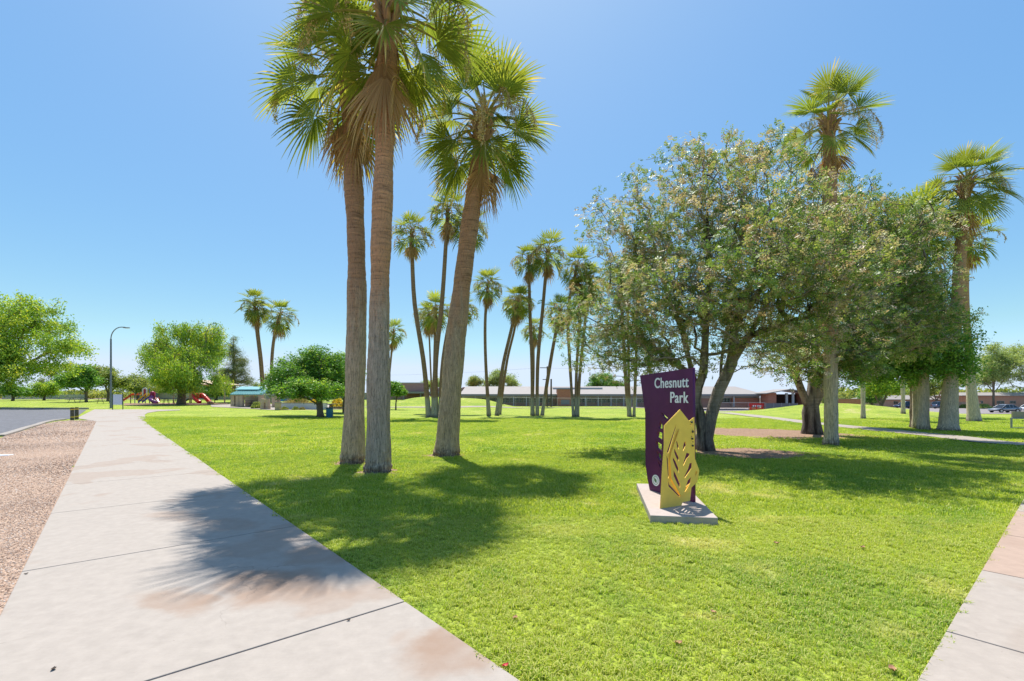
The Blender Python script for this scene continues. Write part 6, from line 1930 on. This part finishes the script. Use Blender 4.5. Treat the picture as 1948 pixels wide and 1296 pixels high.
xa = (1041 - CX) / F_PX * Yw_
for dx, dz, lab in ((-.9, .05, 'upper power line running left from the utility pole across the sky'), (.5, -.05, 'power line running right from the utility pole behind the broad tree')):
    o = thing('power_line', lab, 'cable')
    end = Vector((-75, 190, 11.5)) if dx < 0 else Vector((62, 100, 11.0))
    a = Vector((xa + dx, Yw_, zt + dz))
    MB().tube([a.lerp(end, t) - Vector((0, 0, 3.0 * 4 * t * (1 - t) * .35)) for t in np.linspace(0, 1, 24)], .012, 4).build('wire', M['dark_metal'], o)
f = far_foot(956, 84); k = 84 / F_PX
o = thing('lamp_post', 'short dark lamp post beside the far path between two slim palms', 'lamp post', f)
MB().tube([(0, 0, -.1), (0, 0, .5), (0, 0, .55), (0, 0, 52 * k)], [.17, .17, .07, .055], 10).build('pole', M['dark_metal'], o)
MB().tube([(0, 0, 50 * k), (0, 0, 52.5 * k), (0, 0, 53.5 * k)], [.10, .18, .06], 10).build('lantern', M['dark_metal'], o)

# ------------------------------------------------------------------ small litter
M['dry_leaf'] = simple('dry_leaf', (0.42, 0.22, 0.12), 0.7, var=.25, scale=30)
M['red_scrap'] = simple('red_petal', (0.55, 0.03, 0.05), 0.6)
def curl_leaf(name, label, x, y, z, s_, mat, rz, cat='leaf', group='fallen leaves on the grass'):
    o = thing(name, label, cat, (x, y, z), rz, group=group)
    vs, fs = [], []
    for i in range(5):
        t = i / 4; w = math.sin(math.pi * (.08 + .84 * t)) * .4
        for j in (-1, 0, 1):
            vs.append(((t - .5) * s_, j * w * s_, s_ * (.25 * abs(j) + .18 * (2 * t - 1) ** 2)))
    for i in range(4):
        for j in range(2):
            fs.append((i * 3 + j, i * 3 + j + 1, i * 3 + j + 4, i * 3 + j + 3))
    MB().add(vs, fs, 0, True).build('blade', mat, o)
    MB().tube([(-.5 * s_, 0, .18 * s_), (-.75 * s_, .05 * s_, .3 * s_)], s_ * .03, 4).build('stem', mat, o)
for i, (px, py, s_, lab) in enumerate(((1291, 1231, .055, 'curled tan leaf lying in the grass at the bottom centre'), (980, 1182, .05, 'small tan leaf on the grass near the walk edge'), (1357, 1171, .05, 'pale tan leaf on the grass below the sign'), (1641, 1046, .06, 'brown leaf on the grass left of the right walk'), (1698, 1282, .06, 'brown leaf on the grass beside the lower right walk'), (1477, 1038, .06, 'dark leaf lying on the grass right of the sign base'))):
    p = gp(px, py)
    curl_leaf('fallen_leaf', lab, p.x, p.y, p.z + .025, s_, M['dry_leaf'], i * 1.1)
p = gp(962, 1276)
curl_leaf('red_petal', 'small red petal on the grass at the edge of the walk', p.x, p.y, p.z + .03, .045, M['red_scrap'], .5, 'petal', None)
for i, (px, py, s_, lab) in enumerate(((663, 1188, .03, 'dark seed pod on the pale slab near the lower joint'), (50, 1098, .03, 'dark seed pod at the left end of the walk joint'), (102, 1283, .035, 'brown seed pod on the walk at the lower left'))):
    p = gp(px, py)
    curl_leaf('seed_pod', lab, p.x, p.y, p.z + .033, s_, M['pole_wood'], i * .9, 'seed pod', 'seed pods on the walk')
p = gp(8, 868)
o = thing('white_slab', 'small white flat slab lying on the gravel at the left edge', 'slab', p)
MB().box((0, 0, .03), (.36, .26, .03), rz=.3).build('slab', M['white_paint'], o, .01)
